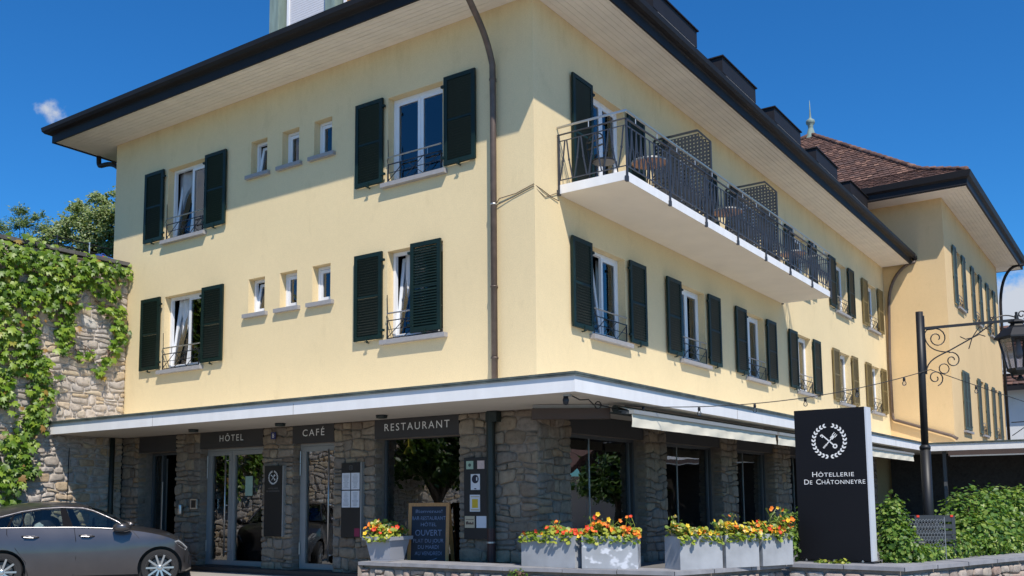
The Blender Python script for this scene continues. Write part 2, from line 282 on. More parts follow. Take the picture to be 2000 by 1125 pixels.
# ------------------------------------------------------------------ geometry helpers
class MB:
    def __init__(s): s.v = []; s.f = []; s.m = []
    def quad(s, a, b, c, d, m=0): s.poly([a, b, c, d], m)
    def poly(s, pts, m=0):
        i = len(s.v); s.v += [tuple(p) for p in pts]; s.f.append(tuple(range(i, i+len(pts)))); s.m.append(m)
    def box(s, x0, y0, z0, x1, y1, z1, m=0):
        x0, x1 = min(x0, x1), max(x0, x1); y0, y1 = min(y0, y1), max(y0, y1); z0, z1 = min(z0, z1), max(z0, z1)
        i = len(s.v)
        s.v += [(x0,y0,z0),(x1,y0,z0),(x1,y1,z0),(x0,y1,z0),(x0,y0,z1),(x1,y0,z1),(x1,y1,z1),(x0,y1,z1)]
        for q in ((0,3,2,1),(4,5,6,7),(0,1,5,4),(1,2,6,5),(2,3,7,6),(3,0,4,7)): s.f.append(tuple(i+k for k in q)); s.m.append(m)
    def obox(s, c, ax, ay, az, m=0):
        c, ax, ay, az = Vector(c), Vector(ax), Vector(ay), Vector(az); i = len(s.v)
        for dz in (-1, 1):
            for dx, dy in ((-1,-1),(1,-1),(1,1),(-1,1)): s.v.append(tuple(c+ax*dx+ay*dy+az*dz))
        for q in ((0,3,2,1),(4,5,6,7),(0,1,5,4),(1,2,6,5),(2,3,7,6),(3,0,4,7)): s.f.append(tuple(i+k for k in q)); s.m.append(m)
    def bar(s, a, b, w, d, m=0, up=(0,0,1)):
        a, b = Vector(a), Vector(b); t = (b-a); L = t.length
        if L < 1e-6: return
        t /= L; u = Vector(up)
        if abs(t.dot(u)) > 0.98: u = Vector((1,0,0))
        x = t.cross(u).normalized(); y = x.cross(t).normalized()
        s.obox((a+b)/2, t*(L/2), x*(w/2), y*(d/2), m)
    def prism(s, poly, z0, z1, m=0, side=None):
        n = len(poly); i = len(s.v); side = m if side is None else side
        s.v += [(p[0], p[1], z0) for p in poly] + [(p[0], p[1], z1) for p in poly]
        s.f.append(tuple(range(i+n-1, i-1, -1))); s.m.append(m); s.f.append(tuple(range(i+n, i+2*n))); s.m.append(m)
        for k in range(n): s.f.append((i+k, i+(k+1) % n, i+n+(k+1) % n, i+n+k)); s.m.append(side)
    def extr(s, poly, a, b, m=0):           # polygon of 3-D points swept by vector from a to b offsets
        a, b = Vector(a), Vector(b); n = len(poly); i = len(s.v)
        s.v += [tuple(Vector(p)+a) for p in poly] + [tuple(Vector(p)+b) for p in poly]
        s.f.append(tuple(range(i+n-1, i-1, -1))); s.m.append(m); s.f.append(tuple(range(i+n, i+2*n))); s.m.append(m)
        for k in range(n): s.f.append((i+k, i+(k+1) % n, i+n+(k+1) % n, i+n+k)); s.m.append(m)
    def tube(s, pts, r, n=8, m=0, cap=True):
        pts = [Vector(p) for p in pts]; N = len(pts); rs = r if isinstance(r, (list, tuple)) else [r]*N
        i0 = len(s.v); prev = None
        for k, p in enumerate(pts):
            t = (pts[min(k+1, N-1)] - pts[max(k-1, 0)])
            if t.length < 1e-9: t = Vector((0,0,1))
            t.normalize()
            if prev is None:
                u = Vector((0,0,1)) if abs(t.z) < 0.9 else Vector((1,0,0)); x = t.cross(u).normalized()
            else:
                x = (prev - t*prev.dot(t));
                x = x.normalized() if x.length > 1e-6 else t.orthogonal().normalized()
            prev = x; y = t.cross(x)
            for j in range(n):
                a = 2*math.pi*j/n; s.v.append(tuple(p + (x*math.cos(a) + y*math.sin(a))*rs[k]))
        for k in range(N-1):
            for j in range(n):
                a = i0+k*n+j; b = i0+k*n+(j+1) % n; s.f.append((a, b, b+n, a+n)); s.m.append(m)
        if cap:
            s.f.append(tuple(i0+j for j in range(n-1, -1, -1))); s.m.append(m)
            s.f.append(tuple(i0+(N-1)*n+j for j in range(n))); s.m.append(m)
    def lathe(s, prof, c=(0,0,0), n=16, m=0, axis='z', rot=0.0, cap=True):
        i0 = len(s.v)
        for (r, h) in prof:
            for j in range(n):
                a = 2*math.pi*j/n + rot; x, y = r*math.cos(a), r*math.sin(a)
                p = (x, y, h) if axis == 'z' else ((x, h, y) if axis == 'y' else (h, x, y))
                s.v.append((c[0]+p[0], c[1]+p[1], c[2]+p[2]))
        for k in range(len(prof)-1):
            for j in range(n):
                a = i0+k*n+j; b = i0+k*n+(j+1) % n; s.f.append((a, b, b+n, a+n)); s.m.append(m)
        if cap and prof[0][0] > 1e-5: s.f.append(tuple(i0+j for j in range(n-1, -1, -1))); s.m.append(m)
        if cap and prof[-1][0] > 1e-5: s.f.append(tuple(i0+(len(prof)-1)*n+j for j in range(n))); s.m.append(m)
    def grid(s, rows, m=0, closed=False):
        i0 = len(s.v); nc = len(rows[0])
        for r in rows: s.v += [tuple(p) for p in r]
        for k in range(len(rows)-1):
            for j in range(nc if closed else nc-1):
                a = i0+k*nc+j; b = i0+k*nc+(j+1) % nc; s.f.append((a, b, b+nc, a+nc)); s.m.append(m)
    def mesh(s, name, mats, smooth=False):
        me = bpy.data.meshes.new(name); me.from_pydata(s.v, [], s.f)
        for x in mats: me.materials.append(M[x] if isinstance(x, str) else x)
        me.polygons.foreach_set('material_index', s.m)
        if smooth: me.polygons.foreach_set('use_smooth', [True]*len(me.polygons))
        me.update()
        bm = bmesh.new(); bm.from_mesh(me); bmesh.ops.recalc_face_normals(bm, faces=bm.faces); bm.to_mesh(me); bm.free()
        return me

def put(name, me, parent=None, loc=(0,0,0), rot=(0,0,0)):
    o = bpy.data.objects.new(name, me); col.objects.link(o); o.location = loc; o.rotation_euler = rot
    if parent: o.parent = parent
    return o
def build(name, mb, mats, parent=None, smooth=False, loc=(0,0,0), rot=(0,0,0)):
    return put(name, mb.mesh(name, mats, smooth), parent, loc, rot)
def tag(o, label=None, cat=None, group=None, kind=None):
    if label: o['label'] = label
    if cat: o['category'] = cat
    if group: o['group'] = group
    if kind: o['kind'] = kind
    return o
def thing(name, label, cat, loc=(0,0,0), rotz=0, group=None):
    o = bpy.data.objects.new(name, None); col.objects.link(o); o.location = loc; o.rotation_euler = (0, 0, rotz); o.empty_display_size = 0.2
    return tag(o, label, cat, group)
def smooth_angle(o, deg=35):
    me = o.data; me.polygons.foreach_set('use_smooth', [True]*len(me.polygons))
    try: me.set_sharp_from_angle(angle=R(deg))
    except Exception: pass
def bez(p0, p1, p2, p3, n=10):
    p0, p1, p2, p3 = map(Vector, (p0, p1, p2, p3)); out = []
    for i in range(n+1):
        t = i/n; out.append(p0*(1-t)**3 + p1*3*t*(1-t)**2 + p2*3*t*t*(1-t) + p3*t**3)
    return out
_cap = {}
def text_mesh(body, height, width=None, spacing=1.0, extrude=0.003, align='CENTER'):
    cu = bpy.data.curves.new('lettering', 'FONT'); cu.body = body; cu.size = 1.0; cu.space_character = spacing; cu.align_x = align; cu.extrude = 0.0
    cu.resolution_u = 3
    o = bpy.data.objects.new('lettering_tmp', cu); col.objects.link(o)
    dg = bpy.context.evaluated_depsgraph_get(); dg.update()
    me = bpy.data.meshes.new_from_object(o.evaluated_get(dg)); bpy.data.objects.remove(o)
    xs = [v.co.x for v in me.vertices]; w = max(xs)-min(xs); cx = (max(xs)+min(xs))/2
    k = height/0.70; kx = width/w if width else k
    for v in me.vertices: v.co = ((v.co.x-(cx if align == 'CENTER' else 0))*kx, -extrude, v.co.y*k)
    return me
def text(name, body, height, x, z, y, m, parent, width=None, spacing=1.0, rot=None):
    me = text_mesh(body, height, width, spacing); me.materials.append(M[m])
    return put(name, me, parent, (x, y, z), rot or (0,0,0))

# numpy leaf scatter ------------------------------------------------
LEAF = {
 'oval': (np.array([[0,0,0],[0.32,0.28,0.06],[0.36,0.62,0.08],[0,1,0.0],[-0.36,0.62,0.08],[-0.32,0.28,0.06]]), [(0,1,2,3),(0,3,4,5)]),
 'diamond': (np.array([[0,0,0],[0.3,0.45,0.06],[0,1,0],[-0.3,0.45,0.06]]), [(0,1,2),(0,2,3)]),
 'thin': (np.array([[0,0,0],[0.16,0.5,0.03],[0,1,0],[-0.16,0.5,0.03]]), [(0,1,2),(0,2,3)]),
 'ivy': (np.array([[0,0.05,0.0],[0.30,-0.06,-0.05],[0.56,0.30,-0.09],[0.30,0.42,0.0],[0.36,0.76,-0.07],[0.12,0.66,0.01],[0,1.05,-0.07],[-0.12,0.66,0.01],[-0.36,0.76,-0.07],[-0.30,0.42,0.0],[-0.56,0.30,-0.09],[-0.30,-0.06,-0.05],[0,0.4,0.07]]),
         [(12,0,1,2),(12,2,3,4),(12,4,5,6),(12,6,7,8),(12,8,9,10),(12,10,11,0)]),
 'round': (np.array([[math.cos(a)*0.5, 0.5+math.sin(a)*0.5, 0.04*math.cos(3*a)] for a in np.linspace(0, 2*math.pi, 9)[:-1]] + [[0,0.5,-0.08]]), [(8,i,(i+1) % 8) for i in range(8)]),
}
def leaves_mesh(name, P, N, T, S, shape, mats, mi=None):
    """P points, N leaf normals, T tip directions, S sizes."""
    V, F = LEAF[shape]; n = len(P); P = np.asarray(P, float)
    N = np.asarray(N, float); N = N/np.linalg.norm(N, axis=1, keepdims=True)
    T = np.asarray(T, float); T = T - N*(T*N).sum(1, keepdims=True); T = T/(np.linalg.norm(T, axis=1, keepdims=True)+1e-9)
    B = np.cross(T, N); S = np.asarray(S, float).reshape(-1, 1)
    k = len(V); out = np.empty((n, k, 3))
    for j in range(k): out[:, j] = P + S*(B*V[j,0] + T*V[j,1] + N*V[j,2])
    me = bpy.data.meshes.new(name)
    vv = out.reshape(-1, 3); me.vertices.add(len(vv)); me.vertices.foreach_set('co', vv.ravel().astype(np.float32))
    fl = np.concatenate([np.array(f) for f in F]); sizes = np.array([len(f) for f in F])
    loops = (fl[None, :] + (np.arange(n)*k)[:, None]).ravel(); tot = np.tile(sizes, n); start = np.concatenate([[0], np.cumsum(tot)[:-1]])
    me.loops.add(len(loops)); me.loops.foreach_set('vertex_index', loops.astype(np.int32))
    me.polygons.add(len(tot)); me.polygons.foreach_set('loop_start', start.astype(np.int32)); me.polygons.foreach_set('loop_total', tot.astype(np.int32))
    for x in mats: me.materials.append(M[x])
    if mi is not None: me.polygons.foreach_set('material_index', np.repeat(np.asarray(mi), len(F)).astype(np.int32))
    me.update(calc_edges=True); me.validate(); return me
def unit(n):
    v = rng.normal(size=(n, 3)); return v/np.linalg.norm(v, axis=1, keepdims=True)

# rubble masonry ----------------------------------------------------
def rubble(w, h, rnd, hmin, hmax, wmin, wmax, amp=0.02):
    vs = [0.0]
    while vs[-1] < h-1e-6:
        s = rnd.uniform(hmin, hmax)
        if h-(vs[-1]+s) < hmin*0.8: s = h-vs[-1]
        vs.append(vs[-1]+s)
    ph = [[(rnd.uniform(0, 6.28), rnd.uniform(1.5, 5.5), rnd.uniform(0.4, 1)) for _ in range(3)] for _ in vs]
    def yb(i, x):
        if i == 0 or i == len(vs)-1: return vs[i]
        return vs[i] + amp*sum(a*math.sin(f*x*2+p) for p, f, a in ph[i])/1.4
    out = []
    for i in range(len(vs)-1):
        xs = [0.0]; hh = vs[i+1]-vs[i]
        while xs[-1] < w-1e-6:
            s = rnd.uniform(wmin, wmax)
            if w-(xs[-1]+s) < wmin*0.8: s = w-xs[-1]
            xs.append(xs[-1]+s)
        jit = [(0,0)] + [(rnd.uniform(-.03,.03), rnd.uniform(-.03,.03)) for _ in xs[1:-1]] + [(0,0)]
        for k in range(len(xs)-1):
            def pol(b, t, a, c, ja, jc):
                x0b, x0t, x1b, x1t = a+ja[0], a+ja[1], c+jc[0], c+jc[1]; xm = (a+c)/2
                return [(x0b, b(x0b)), (xm, b(xm)), (x1b, b(x1b)), (x1t, t(x1t)), (xm, t(xm)), (x0t, t(x0t))]
            B = lambda x, i=i: yb(i, x); T_ = lambda x, i=i: yb(i+1, x)
            if hh > (hmin+hmax)/2 and rnd.random() < 0.28:
                q = rnd.uniform(0.4, 0.6); ty = rnd.uniform(-.02, .02)
                Mid = lambda x, i=i, q=q, ty=ty, a=xs[k]: (1-q)*yb(i, x)+q*yb(i+1, x)+ty*math.sin((x-a)*9)
                out.append(pol(B, Mid, xs[k], xs[k+1], jit[k], jit[k+1])); out.append(pol(Mid, T_, xs[k], xs[k+1], jit[k], jit[k+1]))
            else: out.append(pol(B, T_, xs[k], xs[k+1], jit[k], jit[k+1]))
    return out
def stone(mb, poly, rnd, depth, gap=0.012, back=0.03, u0=0.0, v0=0.0):
    cx = sum(p[0] for p in poly)/len(poly); cy = sum(p[1] for p in poly)/len(poly)
    w = max(p[0] for p in poly)-min(p[0] for p in poly); h = max(p[1] for p in poly)-min(p[1] for p in poly)
    pts = []; n = len(poly)
    for k in range(n):
        a, b, c = poly[k-1], poly[k], poly[(k+1) % n]
        if k in (1, 4): pts.append((b[0]+rnd.uniform(-.02,.02), b[1])); continue
        q = rnd.uniform(0.10, 0.30); pts.append((b[0]+(a[0]-b[0])*q, b[1]+(a[1]-b[1])*q)); q = rnd.uniform(0.10, 0.30); pts.append((b[0]+(c[0]-b[0])*q, b[1]+(c[1]-b[1])*q))
    kx, ky = max(0.5, 1-gap*2/max(w, .05)), max(0.5, 1-gap*2/max(h, .05))
    P = [((x-cx)*kx, (y-cy)*ky) for x, y in pts]; N = len(P); d = depth*rnd.uniform(0.55, 1.25); i = len(mb.v)
    tx, ty = rnd.uniform(-.12, .12), rnd.uniform(-.12, .12)
    for (k, yy, tilt) in ((1.0, back, 0), (1.0, -d*0.45, 0.4), (0.88, -d*0.92, 1), (0.55, -d*1.08, 1)):
        for x, y in P:
            mb.v.append((u0+cx+x*k, yy + tilt*(x*tx+y*ty)*0.5 + (rnd.uniform(-.006, .006) if tilt else 0), v0+cy+y*k))
    for r in range(3):
        for j in range(N): a = i+r*N+j; b = i+r*N+(j+1) % N; mb.f.append((a, b, b+N, a+N)); mb.m.append(0)
    mb.f.append(tuple(i+3*N+j for j in range(N))); mb.m.append(0)

# ------------------------------------------------------------------ the setting: ground
def gz(y):
    pts = [(-9e3, -0.43), (-6, -0.43), (-1.9, -0.30), (-0.3, -0.16), (9e3, -0.16)]
    for (a, za), (b, zb) in zip(pts, pts[1:]):
        if y <= b: return za + (zb-za)*(y-a)/(b-a)
    return -0.16
mb = MB()
ys = [-900, -200, -60, -20, -6, -4, -1.9, -1.1, -0.3, 0.6, 8, 22, 60, 200, 900]
xs = [-900, -200, -60, -10, 0, 12, 60, 200, 900]
mb.grid([[(x, y, gz(y)) for x in xs] for y in ys])
tag(build('ground', mb, ['asphalt']), 'pale grey paved forecourt and street', kind='structure')
COP = [(-2.60, -1.20), (-0.80, -1.20), (0.15, -1.17), (1.06, -1.06), (2.65, -0.89), (3.43, 1.13)]
RAI = [(3.435, 1.125), (5.04, 0.99), (6.08, 4.07), (7.2, 7.35), (8.3, 10.6)]
mb = MB()
mb.prism([(-2.45, 0.25), (-2.45, -0.75), (0.1, -0.8), (2.3, -0.45), (3.1, 1.6), (4.7, 1.5), (5.75, 4.3), (8.0, 10.8), (8.6, 20), (8.6, 23), (0, 23), (0.0, 0.3)], -0.3, 0.0)
tag(build('terrace', mb, ['terrace']), 'restaurant terrace floor behind the low stone wall', kind='structure')
mb = MB(); mb.box(-60, -12, -0.5, -11.25, 40, 6.28)
tag(build('garden_terrace', mb, ['soil']), 'raised garden ground above the ivy wall', kind='structure')

# ------------------------------------------------------------------ the hotel
hotel = thing('hotel_building', 'cream corner hotel with green shutters, white canopy and stone ground floor', 'hotel', (0, 0, 0))
LF, RF = 'L', 'R'
def wpos(side, u, n, z):          # u along the facade, n inward
    return (u, n, z) if side == LF else (-n, u, z)
WC_L = {'U': 6.73, 'D': 3.93}
big_L = [(-8.785, 'U'), (-8.785, 'D'), (-2.47, 'U'), (-2.47, 'D')]
small_L = [(-6.50, 7.62), (-5.60, 7.62), (-4.72, 7.62), (-6.50, 4.82), (-5.60, 4.82), (-4.72, 4.82)]
WY = [2.39, 6.02, 9.65, 13.37, 17.30, 21.02]
right_D = [(y, 3.95) for y in WY]
right_U = [(y, 6.75) for y in WY[3:]]
doors_U = [(y, 6.31) for y in (2.48, 6.05, 9.65)]
WW = 1.24
holes_L = [(c-WW/2, c+WW/2, WC_L[k], WC_L[k]+1.58) for c, k in big_L] + [(c-.235, c+.235, z, z+.70) for c, z in small_L]
holes_R = [(c-WW/2, c+WW/2, z, z+1.56) for c, z in right_D+right_U] + [(c-WW/2, c+WW/2, z, z+2.05) for c, z in doors_U]
Z0, Z1, XL, YE = 2.62, 9.30, -11.33, 22.86
def holed_wall(mb, side, u0, u1, v0, v1, holes, depth=0.20):
    us = sorted({u0, u1} | {h[0] for h in holes} | {h[1] for h in holes}); vv = sorted({v0, v1} | {h[2] for h in holes} | {h[3] for h in holes})
    for a, b in zip(us, us[1:]):
        for c, d in zip(vv, vv[1:]):
            mu, mv = (a+b)/2, (c+d)/2
            if any(h[0] < mu < h[1] and h[2] < mv < h[3] for h in holes): continue
            mb.quad(wpos(side, a, 0, c), wpos(side, b, 0, c), wpos(side, b, 0, d), wpos(side, a, 0, d))
    for a, b, c, d in holes:
        for p, q in (((a, c), (b, c)), ((b, c), (b, d)), ((b, d), (a, d)), ((a, d), (a, c))):
            mb.quad(wpos(side, p[0], 0, p[1]), wpos(side, q[0], 0, q[1]), wpos(side, q[0], depth, q[1]), wpos(side, p[0], depth, p[1]))
mb = MB()
holed_wall(mb, LF, XL, 0, Z0, Z1, holes_L); holed_wall(mb, RF, 0, YE, Z0, Z1, holes_R)
mb.quad((XL, 0, -0.3), (XL, YE, -0.3), (XL, YE, Z1), (XL, 0, Z1)); mb.quad((XL, YE, -0.3), (0, YE, -0.3), (0, YE, Z1), (XL, YE, Z1))
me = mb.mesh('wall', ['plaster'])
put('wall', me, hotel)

# windows -----------------------------------------------------------
def frame_rect(mb, x0, x1, z0, z1, y0, y1, t, m=0):
    mb.box(x0, y0, z0, x0+t, y1, z1, m); mb.box(x1-t, y0, z0, x1, y1, z1, m); mb.box(x0+t, y0, z0, x1-t, y1, z0+t, m); mb.box(x0+t, y0, z1-t, x1-t, y1, z1, m)
cache = {}
def cached(key, fn):
    if key not in cache: cache[key] = fn()
    return cache[key]
def room_frame(w, h, shallow=0.9):
    mb = MB(); a, b = -w/2+.004, w/2-.004
    frame_rect(mb, a, b, 0.004, h-.004, 0.15, 0.215, 0.055, 0)
    x0, x1, y0, y1, z0, z1 = -w/2-.3, w/2+.3, 0.22, 0.22+shallow, -.2, h+.1
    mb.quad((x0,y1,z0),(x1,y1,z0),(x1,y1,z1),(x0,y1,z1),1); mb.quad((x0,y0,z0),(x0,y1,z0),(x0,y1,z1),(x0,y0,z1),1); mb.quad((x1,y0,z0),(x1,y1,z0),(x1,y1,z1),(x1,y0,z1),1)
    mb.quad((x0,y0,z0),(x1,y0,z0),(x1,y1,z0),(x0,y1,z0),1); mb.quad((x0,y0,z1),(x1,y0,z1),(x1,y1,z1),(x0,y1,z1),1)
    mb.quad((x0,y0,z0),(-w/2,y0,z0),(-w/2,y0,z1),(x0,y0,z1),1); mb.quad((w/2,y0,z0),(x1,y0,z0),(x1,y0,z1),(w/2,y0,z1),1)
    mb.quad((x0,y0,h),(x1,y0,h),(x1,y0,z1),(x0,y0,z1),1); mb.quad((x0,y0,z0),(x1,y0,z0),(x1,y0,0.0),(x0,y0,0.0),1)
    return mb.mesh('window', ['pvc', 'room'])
def sash_mesh(w, h):
    mb = MB(); frame_rect(mb, -w/2, w/2, 0, h, 0, 0.05, 0.062); return mb.mesh('sash', ['pvc'])
def pane_mesh(w, h):
    mb = MB(); mb.box(-w/2, 0.02, 0, w/2, 0.028, h); return mb.mesh('pane', ['glass'])
def curtain_mesh(w, h, m, seed, taper=0.0):
    rn = random.Random(seed); mb = MB(); N = 26; rows = []
    ph = rn.uniform(0, 6)
    for k in range(7):
        z = h*k/6; ww = w*(1-taper*(k/6)**2*0.0) ; row = []
        for i in range(N+1):
            t = i/N; x = -w/2 + ww*t*(1 - taper*(1-k/6)*0.6); y = 0.022*math.sin(t*26+ph) + 0.012*math.sin(t*61+ph*2)
            row.append((x, y, z))
        rows.append(row)
    mb.grid(rows); return mb.mesh('curtain', [m], True)
def rail_mesh(w):
    mb = MB(); y = -0.02; a, b = -w/2, w/2
    mb.tube([(a, y, .47), (b, y, .47)], .014, 8, 1)
    for z in (.34, .03): mb.bar((a, y, z), (b, y, z), .016, .016)
    mb.bar((a, y, .185), (b, y, .185), .010, .010)
    for x in (a+.008, b-.008): mb.bar((x, y, .03), (x, y, .34), .018, .018)
    n = 3; s = (b-a)/n
    for i in range(n):
        mb.bar((a+i*s, y-.006, .035), (a+(i+1)*s, y-.006, .335), .010, .010); mb.bar((a+i*s, y+.008, .335), (a+(i+1)*s, y+.008, .035), .010, .010) if i % 2 else None
    mb.bar((a+.25*(b-a), y, .34), (a+.25*(b-a), y, .47), .009, .009, 1); mb.bar((a+.75*(b-a), y, .34), (a+.75*(b-a), y, .47), .009, .009, 1)
    mb.tube([(a+.01, y, .34), (a+.01, y-.03, .40), (a+.01, y, .47), (a-.0, y, .80)], .007, 5)
    return mb.mesh('guard_rail', ['iron', 'steel'])
def sill_mesh(w, pr):
    mb = MB(); mb.box(-w/2-.10, -pr, -.075, w/2+.10, 0.16, -.0); return mb.mesh('sill', ['sill'])
def shutter_meshes(w, h, matn, side, closed=False):
    mb = MB(); st = .075
    frame_rect(mb, 0, w, 0, h, -.02, .02, st); mb.box(st, -.012, h/2-.02, w-st, .016, h/2+.02)
    hx = w if side < 0 else 0.0
    for z in (.14, h-.16):
        mb.box(hx-.03 if side < 0 else hx-.055, -.028, z-.02, hx+.055 if side < 0 else hx+.03, .014, z+.02)
    mb.bar((w/2, -.035, -.045), (w/2, .03, -.045), .018, .02); mb.bar((w/2, -.035, -.045), (w/2, -.035, .05), .014, .014); mb.bar((w/2-.04, -.037, -.03), (w/2+.04, -.037, -.03), .016, .016)
    fr = mb.mesh('shutter', [matn])
    zs = []; z = st+.02
    while z < h-st-.015:
        if abs(z-h/2) > .035: zs.append(z)
        z += .048
    sl = MB(); SW = Vector((0, -.52, -.85 if closed else .85)); SN = Vector((0, SW.z, -SW.y)); hw_ = (w-2*st)/2+.003
    sl.obox((w/2, 0, 0), (hw_, 0, 0), SW*.029, SN*.004); one = sl.mesh('slat', [matn])
    al = MB()
    for z in zs: al.obox((w/2, 0, z), (hw_, 0, 0), SW*.029, SN*.004)
    return fr, one, al.mesh('slats', [matn]), zs
def add_shutter(x, z, w, h, matn, side, parent_loc, rotz, single, y=-.055, swing=0.0, lab=None, closed=False):
    fr, one, al, zs = cached(('sh', round(w, 3), round(h, 3), matn, side, closed), lambda: shutter_meshes(w, h, matn, side, closed))
    mtx = Matrix.Translation(parent_loc) @ Matrix.Rotation(rotz, 4, 'Z')
    p = mtx @ Vector((x, y, z))
    s = put('shutter', fr, hotel, p, (0, 0, rotz+swing))
    if lab: s['label'] = lab
    if single:
        for zz in zs: put('slat', one, s, (0, 0, zz))
    else: tag(put('slats', al, s), kind='stuff')
    return s
def add_window(side, u, z, w, h, rail=True, tilt=0, curt=1, shut='shutter', single=False, closed=None, door=False, shut_h=None, seed=0, sillp=.10, shut_w=.66, gap=.075, shut_z=.04):
    loc = wpos(side, u, 0, z); rz = 0 if side == LF else R(90)
    win = put('balcony_door' if door else 'window', cached(('rf', w, h), lambda: room_frame(w, h)), hotel, loc, (0, 0, rz))
    iw = (w-.11); hw = iw/2-.004; hh = h-.118
    for k, s in enumerate((-1, 1)):
        t = R(7) if (tilt == 1 and k == 0) else 0.0
        put('sash', cached(('sa', round(hw, 3), round(hh, 3)), lambda: sash_mesh(hw, hh)), win, (s*(hw/2+.003), .158, .059), (-t, 0, 0))
        put('pane', cached(('pa', round(hw, 3), round(hh, 3)), lambda: pane_mesh(hw-.11, hh-.11)), win, (s*(hw/2+.003), .158+.055*math.sin(t), .059+.055), (-t, 0, 0))
    if curt == 1:
        put('curtain', cached(('cu', round(w, 2), round(h, 2), seed % 3), lambda: curtain_mesh(w*.62, h*.97, 'curtain', seed, .5)), win, (-.10, .30, .02))
    elif curt == 2:
        put('curtain', cached(('cv', round(w, 2), round(h, 2), seed % 3), lambda: curtain_mesh(w*1.05, h*.97, 'curtain_grey', seed, 0)), win, (0, .30, .02))
    elif curt == 3:
        put('curtain', cached(('cw', round(w, 2), round(h, 2)), lambda: curtain_mesh(w*.34, h*.97, 'curtain', seed, 0)), win, (w*.36, .40, .02)); put('curtain', cached(('cw', round(w, 2), round(h, 2)), None), win, (-w*.38, .40, .02))
    if not door: put('sill', cached(('si', round(w, 2), sillp), lambda: sill_mesh(w, sillp)), win)
    if rail: put('guard_rail', cached(('ra', round(w, 2)), lambda: rail_mesh(w-.03)), win)
    if shut:
        sh = shut_h or h-.03
        add_shutter(-w/2-gap-shut_w, shut_z, shut_w, sh, shut, -1, loc, rz, single)
        if closed == 'right': add_shutter(w/2-shut_w+.0, shut_z+.02, shut_w, sh, shut, 1, loc, rz, single, y=-.055, closed=True)
        else: add_shutter(w/2+gap, shut_z, shut_w, sh, shut, 1, loc, rz, single)
    return win
add_window(LF, -8.785, 6.73, WW, 1.58, tilt=1, curt=2, single=True, seed=1)
add_window(LF, -8.785, 3.93, WW, 1.58, tilt=1, curt=1, single=True, seed=2)
add_window(LF, -2.47, 6.73, WW, 1.58, tilt=0, curt=3, single=True, seed=3)
add_window(LF, -2.47, 3.93, WW, 1.58, tilt=1, curt=1, single=True, seed=4, closed='right')
for i, (c, z) in enumerate(small_L):
    loc = (c, 0, z)
    def small():
        mb = MB(); w, h = .47, .70; frame_rect(mb, -w/2+.003, w/2-.003, .003, h-.003, .15, .21, .05)
        x0, x1, y0, y1, z0, z1 = -w/2-.2, w/2+.2, .215, .8, -.1, h+.1
        mb.quad((x0,y1,z0),(x1,y1,z0),(x1,y1,z1),(x0,y1,z1),1); mb.quad((x0,y0,z0),(x0,y1,z0),(x0,y1,z1),(x0,y0,z1),1); mb.quad((x1,y0,z0),(x1,y1,z0),(x1,y1,z1),(x1,y0,z1),1)
        mb.quad((x0,y0,z0),(x1,y0,z0),(x1,y1,z0),(x0,y1,z0),1); mb.quad((x0,y0,z1),(x1,y0,z1),(x1,y1,z1),(x0,y1,z1),1)
        return mb.mesh('window', ['pvc', 'room'])
    win = put('window', cached('small', small), hotel, loc)
    win['label'] = 'small square-cut toilet window with grey sill'
    t = R(9) if i in (0, 3) else 0
    put('sash', cached('smsash', lambda: sash_mesh(.36, .58)), win, (0, .158, .06), (-t, 0, 0)); put('pane', cached('smpane', lambda: pane_mesh(.25, .47)), win, (0, .158+.055*math.sin(t), .115), (-t, 0, 0))
    put('sill', cached('smsill', lambda: sill_mesh(.47, .075)), win)
for i, (y, z) in enumerate(right_D):
    olive = i >= 4
    add_window(RF, y, z, WW, 1.56, tilt=1 if i == 0 else 0, curt=(3, 2, 2, 1, 1, 1)[i], shut='shutter_olive' if olive else 'shutter', single=i < 2, seed=10+i)
for i, (y, z) in enumerate(right_U):
    add_window(RF, y, z, WW, 1.56, curt=(2, 3, 2)[i], shut='shutter_olive' if i == 2 else 'shutter', seed=20+i)
for i, (y, z) in enumerate(doors_U):
    add_window(RF, y, z, WW, 2.05, rail=False, curt=(3, 2, 1)[i], door=True, shut_h=2.03, seed=30+i, shut_w=.68, gap=.05)

# soffit boards, gutter, roof ---------------------------------------
OUT = 0.985; SB = 9.272
def strip(mb, a, b, c, d, z0, z1):
    mb.prism([a, b, c, d], z0, z1)
nb = 9; wbd = OUT/nb
for k in range(nb):
    o0, o1 = k*wbd+.003, (k+1)*wbd-.003
    cuts = sorted(random.Random(k).uniform(-9.5, -1.5) for _ in range(2)); xs_ = [None]+cuts+[None]
    for a, b in zip(xs_, xs_[1:]):           # left side boards run along X, mitred at the corner
        A0 = XL-o0 if a is None else a+.002; A1 = XL-o1 if a is None else a+.002; B0 = o0 if b is None else b-.002; B1 = o1 if b is None else b-.002
        mb = MB(); strip(mb, (A0, -o0), (A1, -o1), (B1, -o1), (B0, -o0), SB+random.uniform(0, .002), SB+.022); build('soffit_board', mb, ['soffit'], hotel)
    cuts = sorted(random.Random(k+50).uniform(1.5, 21) for _ in range(4)); ys_ = [None]+cuts+[YE-.12]
    for a, b in zip(ys_, ys_[1:]):
        A0 = -o0 if a is None else a+.002; A1 = -o1 if a is None else a+.002
        mb = MB(); strip(mb, (o0, A0), (o1, A1), (o1, b-.002), (o0, b-.002), SB+random.uniform(0, .002), SB+.022); build('soffit_board', mb, ['soffit'], hotel)
mb = MB(); mb.prism([(XL, 0.5), (XL-OUT, 0.5), (XL-OUT, 9), (XL, 9)], SB, SB+.02); mb.prism([(XL, .5), (XL-OUT, .5), (XL-OUT, -OUT), (XL, 0)], SB, SB+.02)
build('soffit', mb, ['soffit'], hotel)
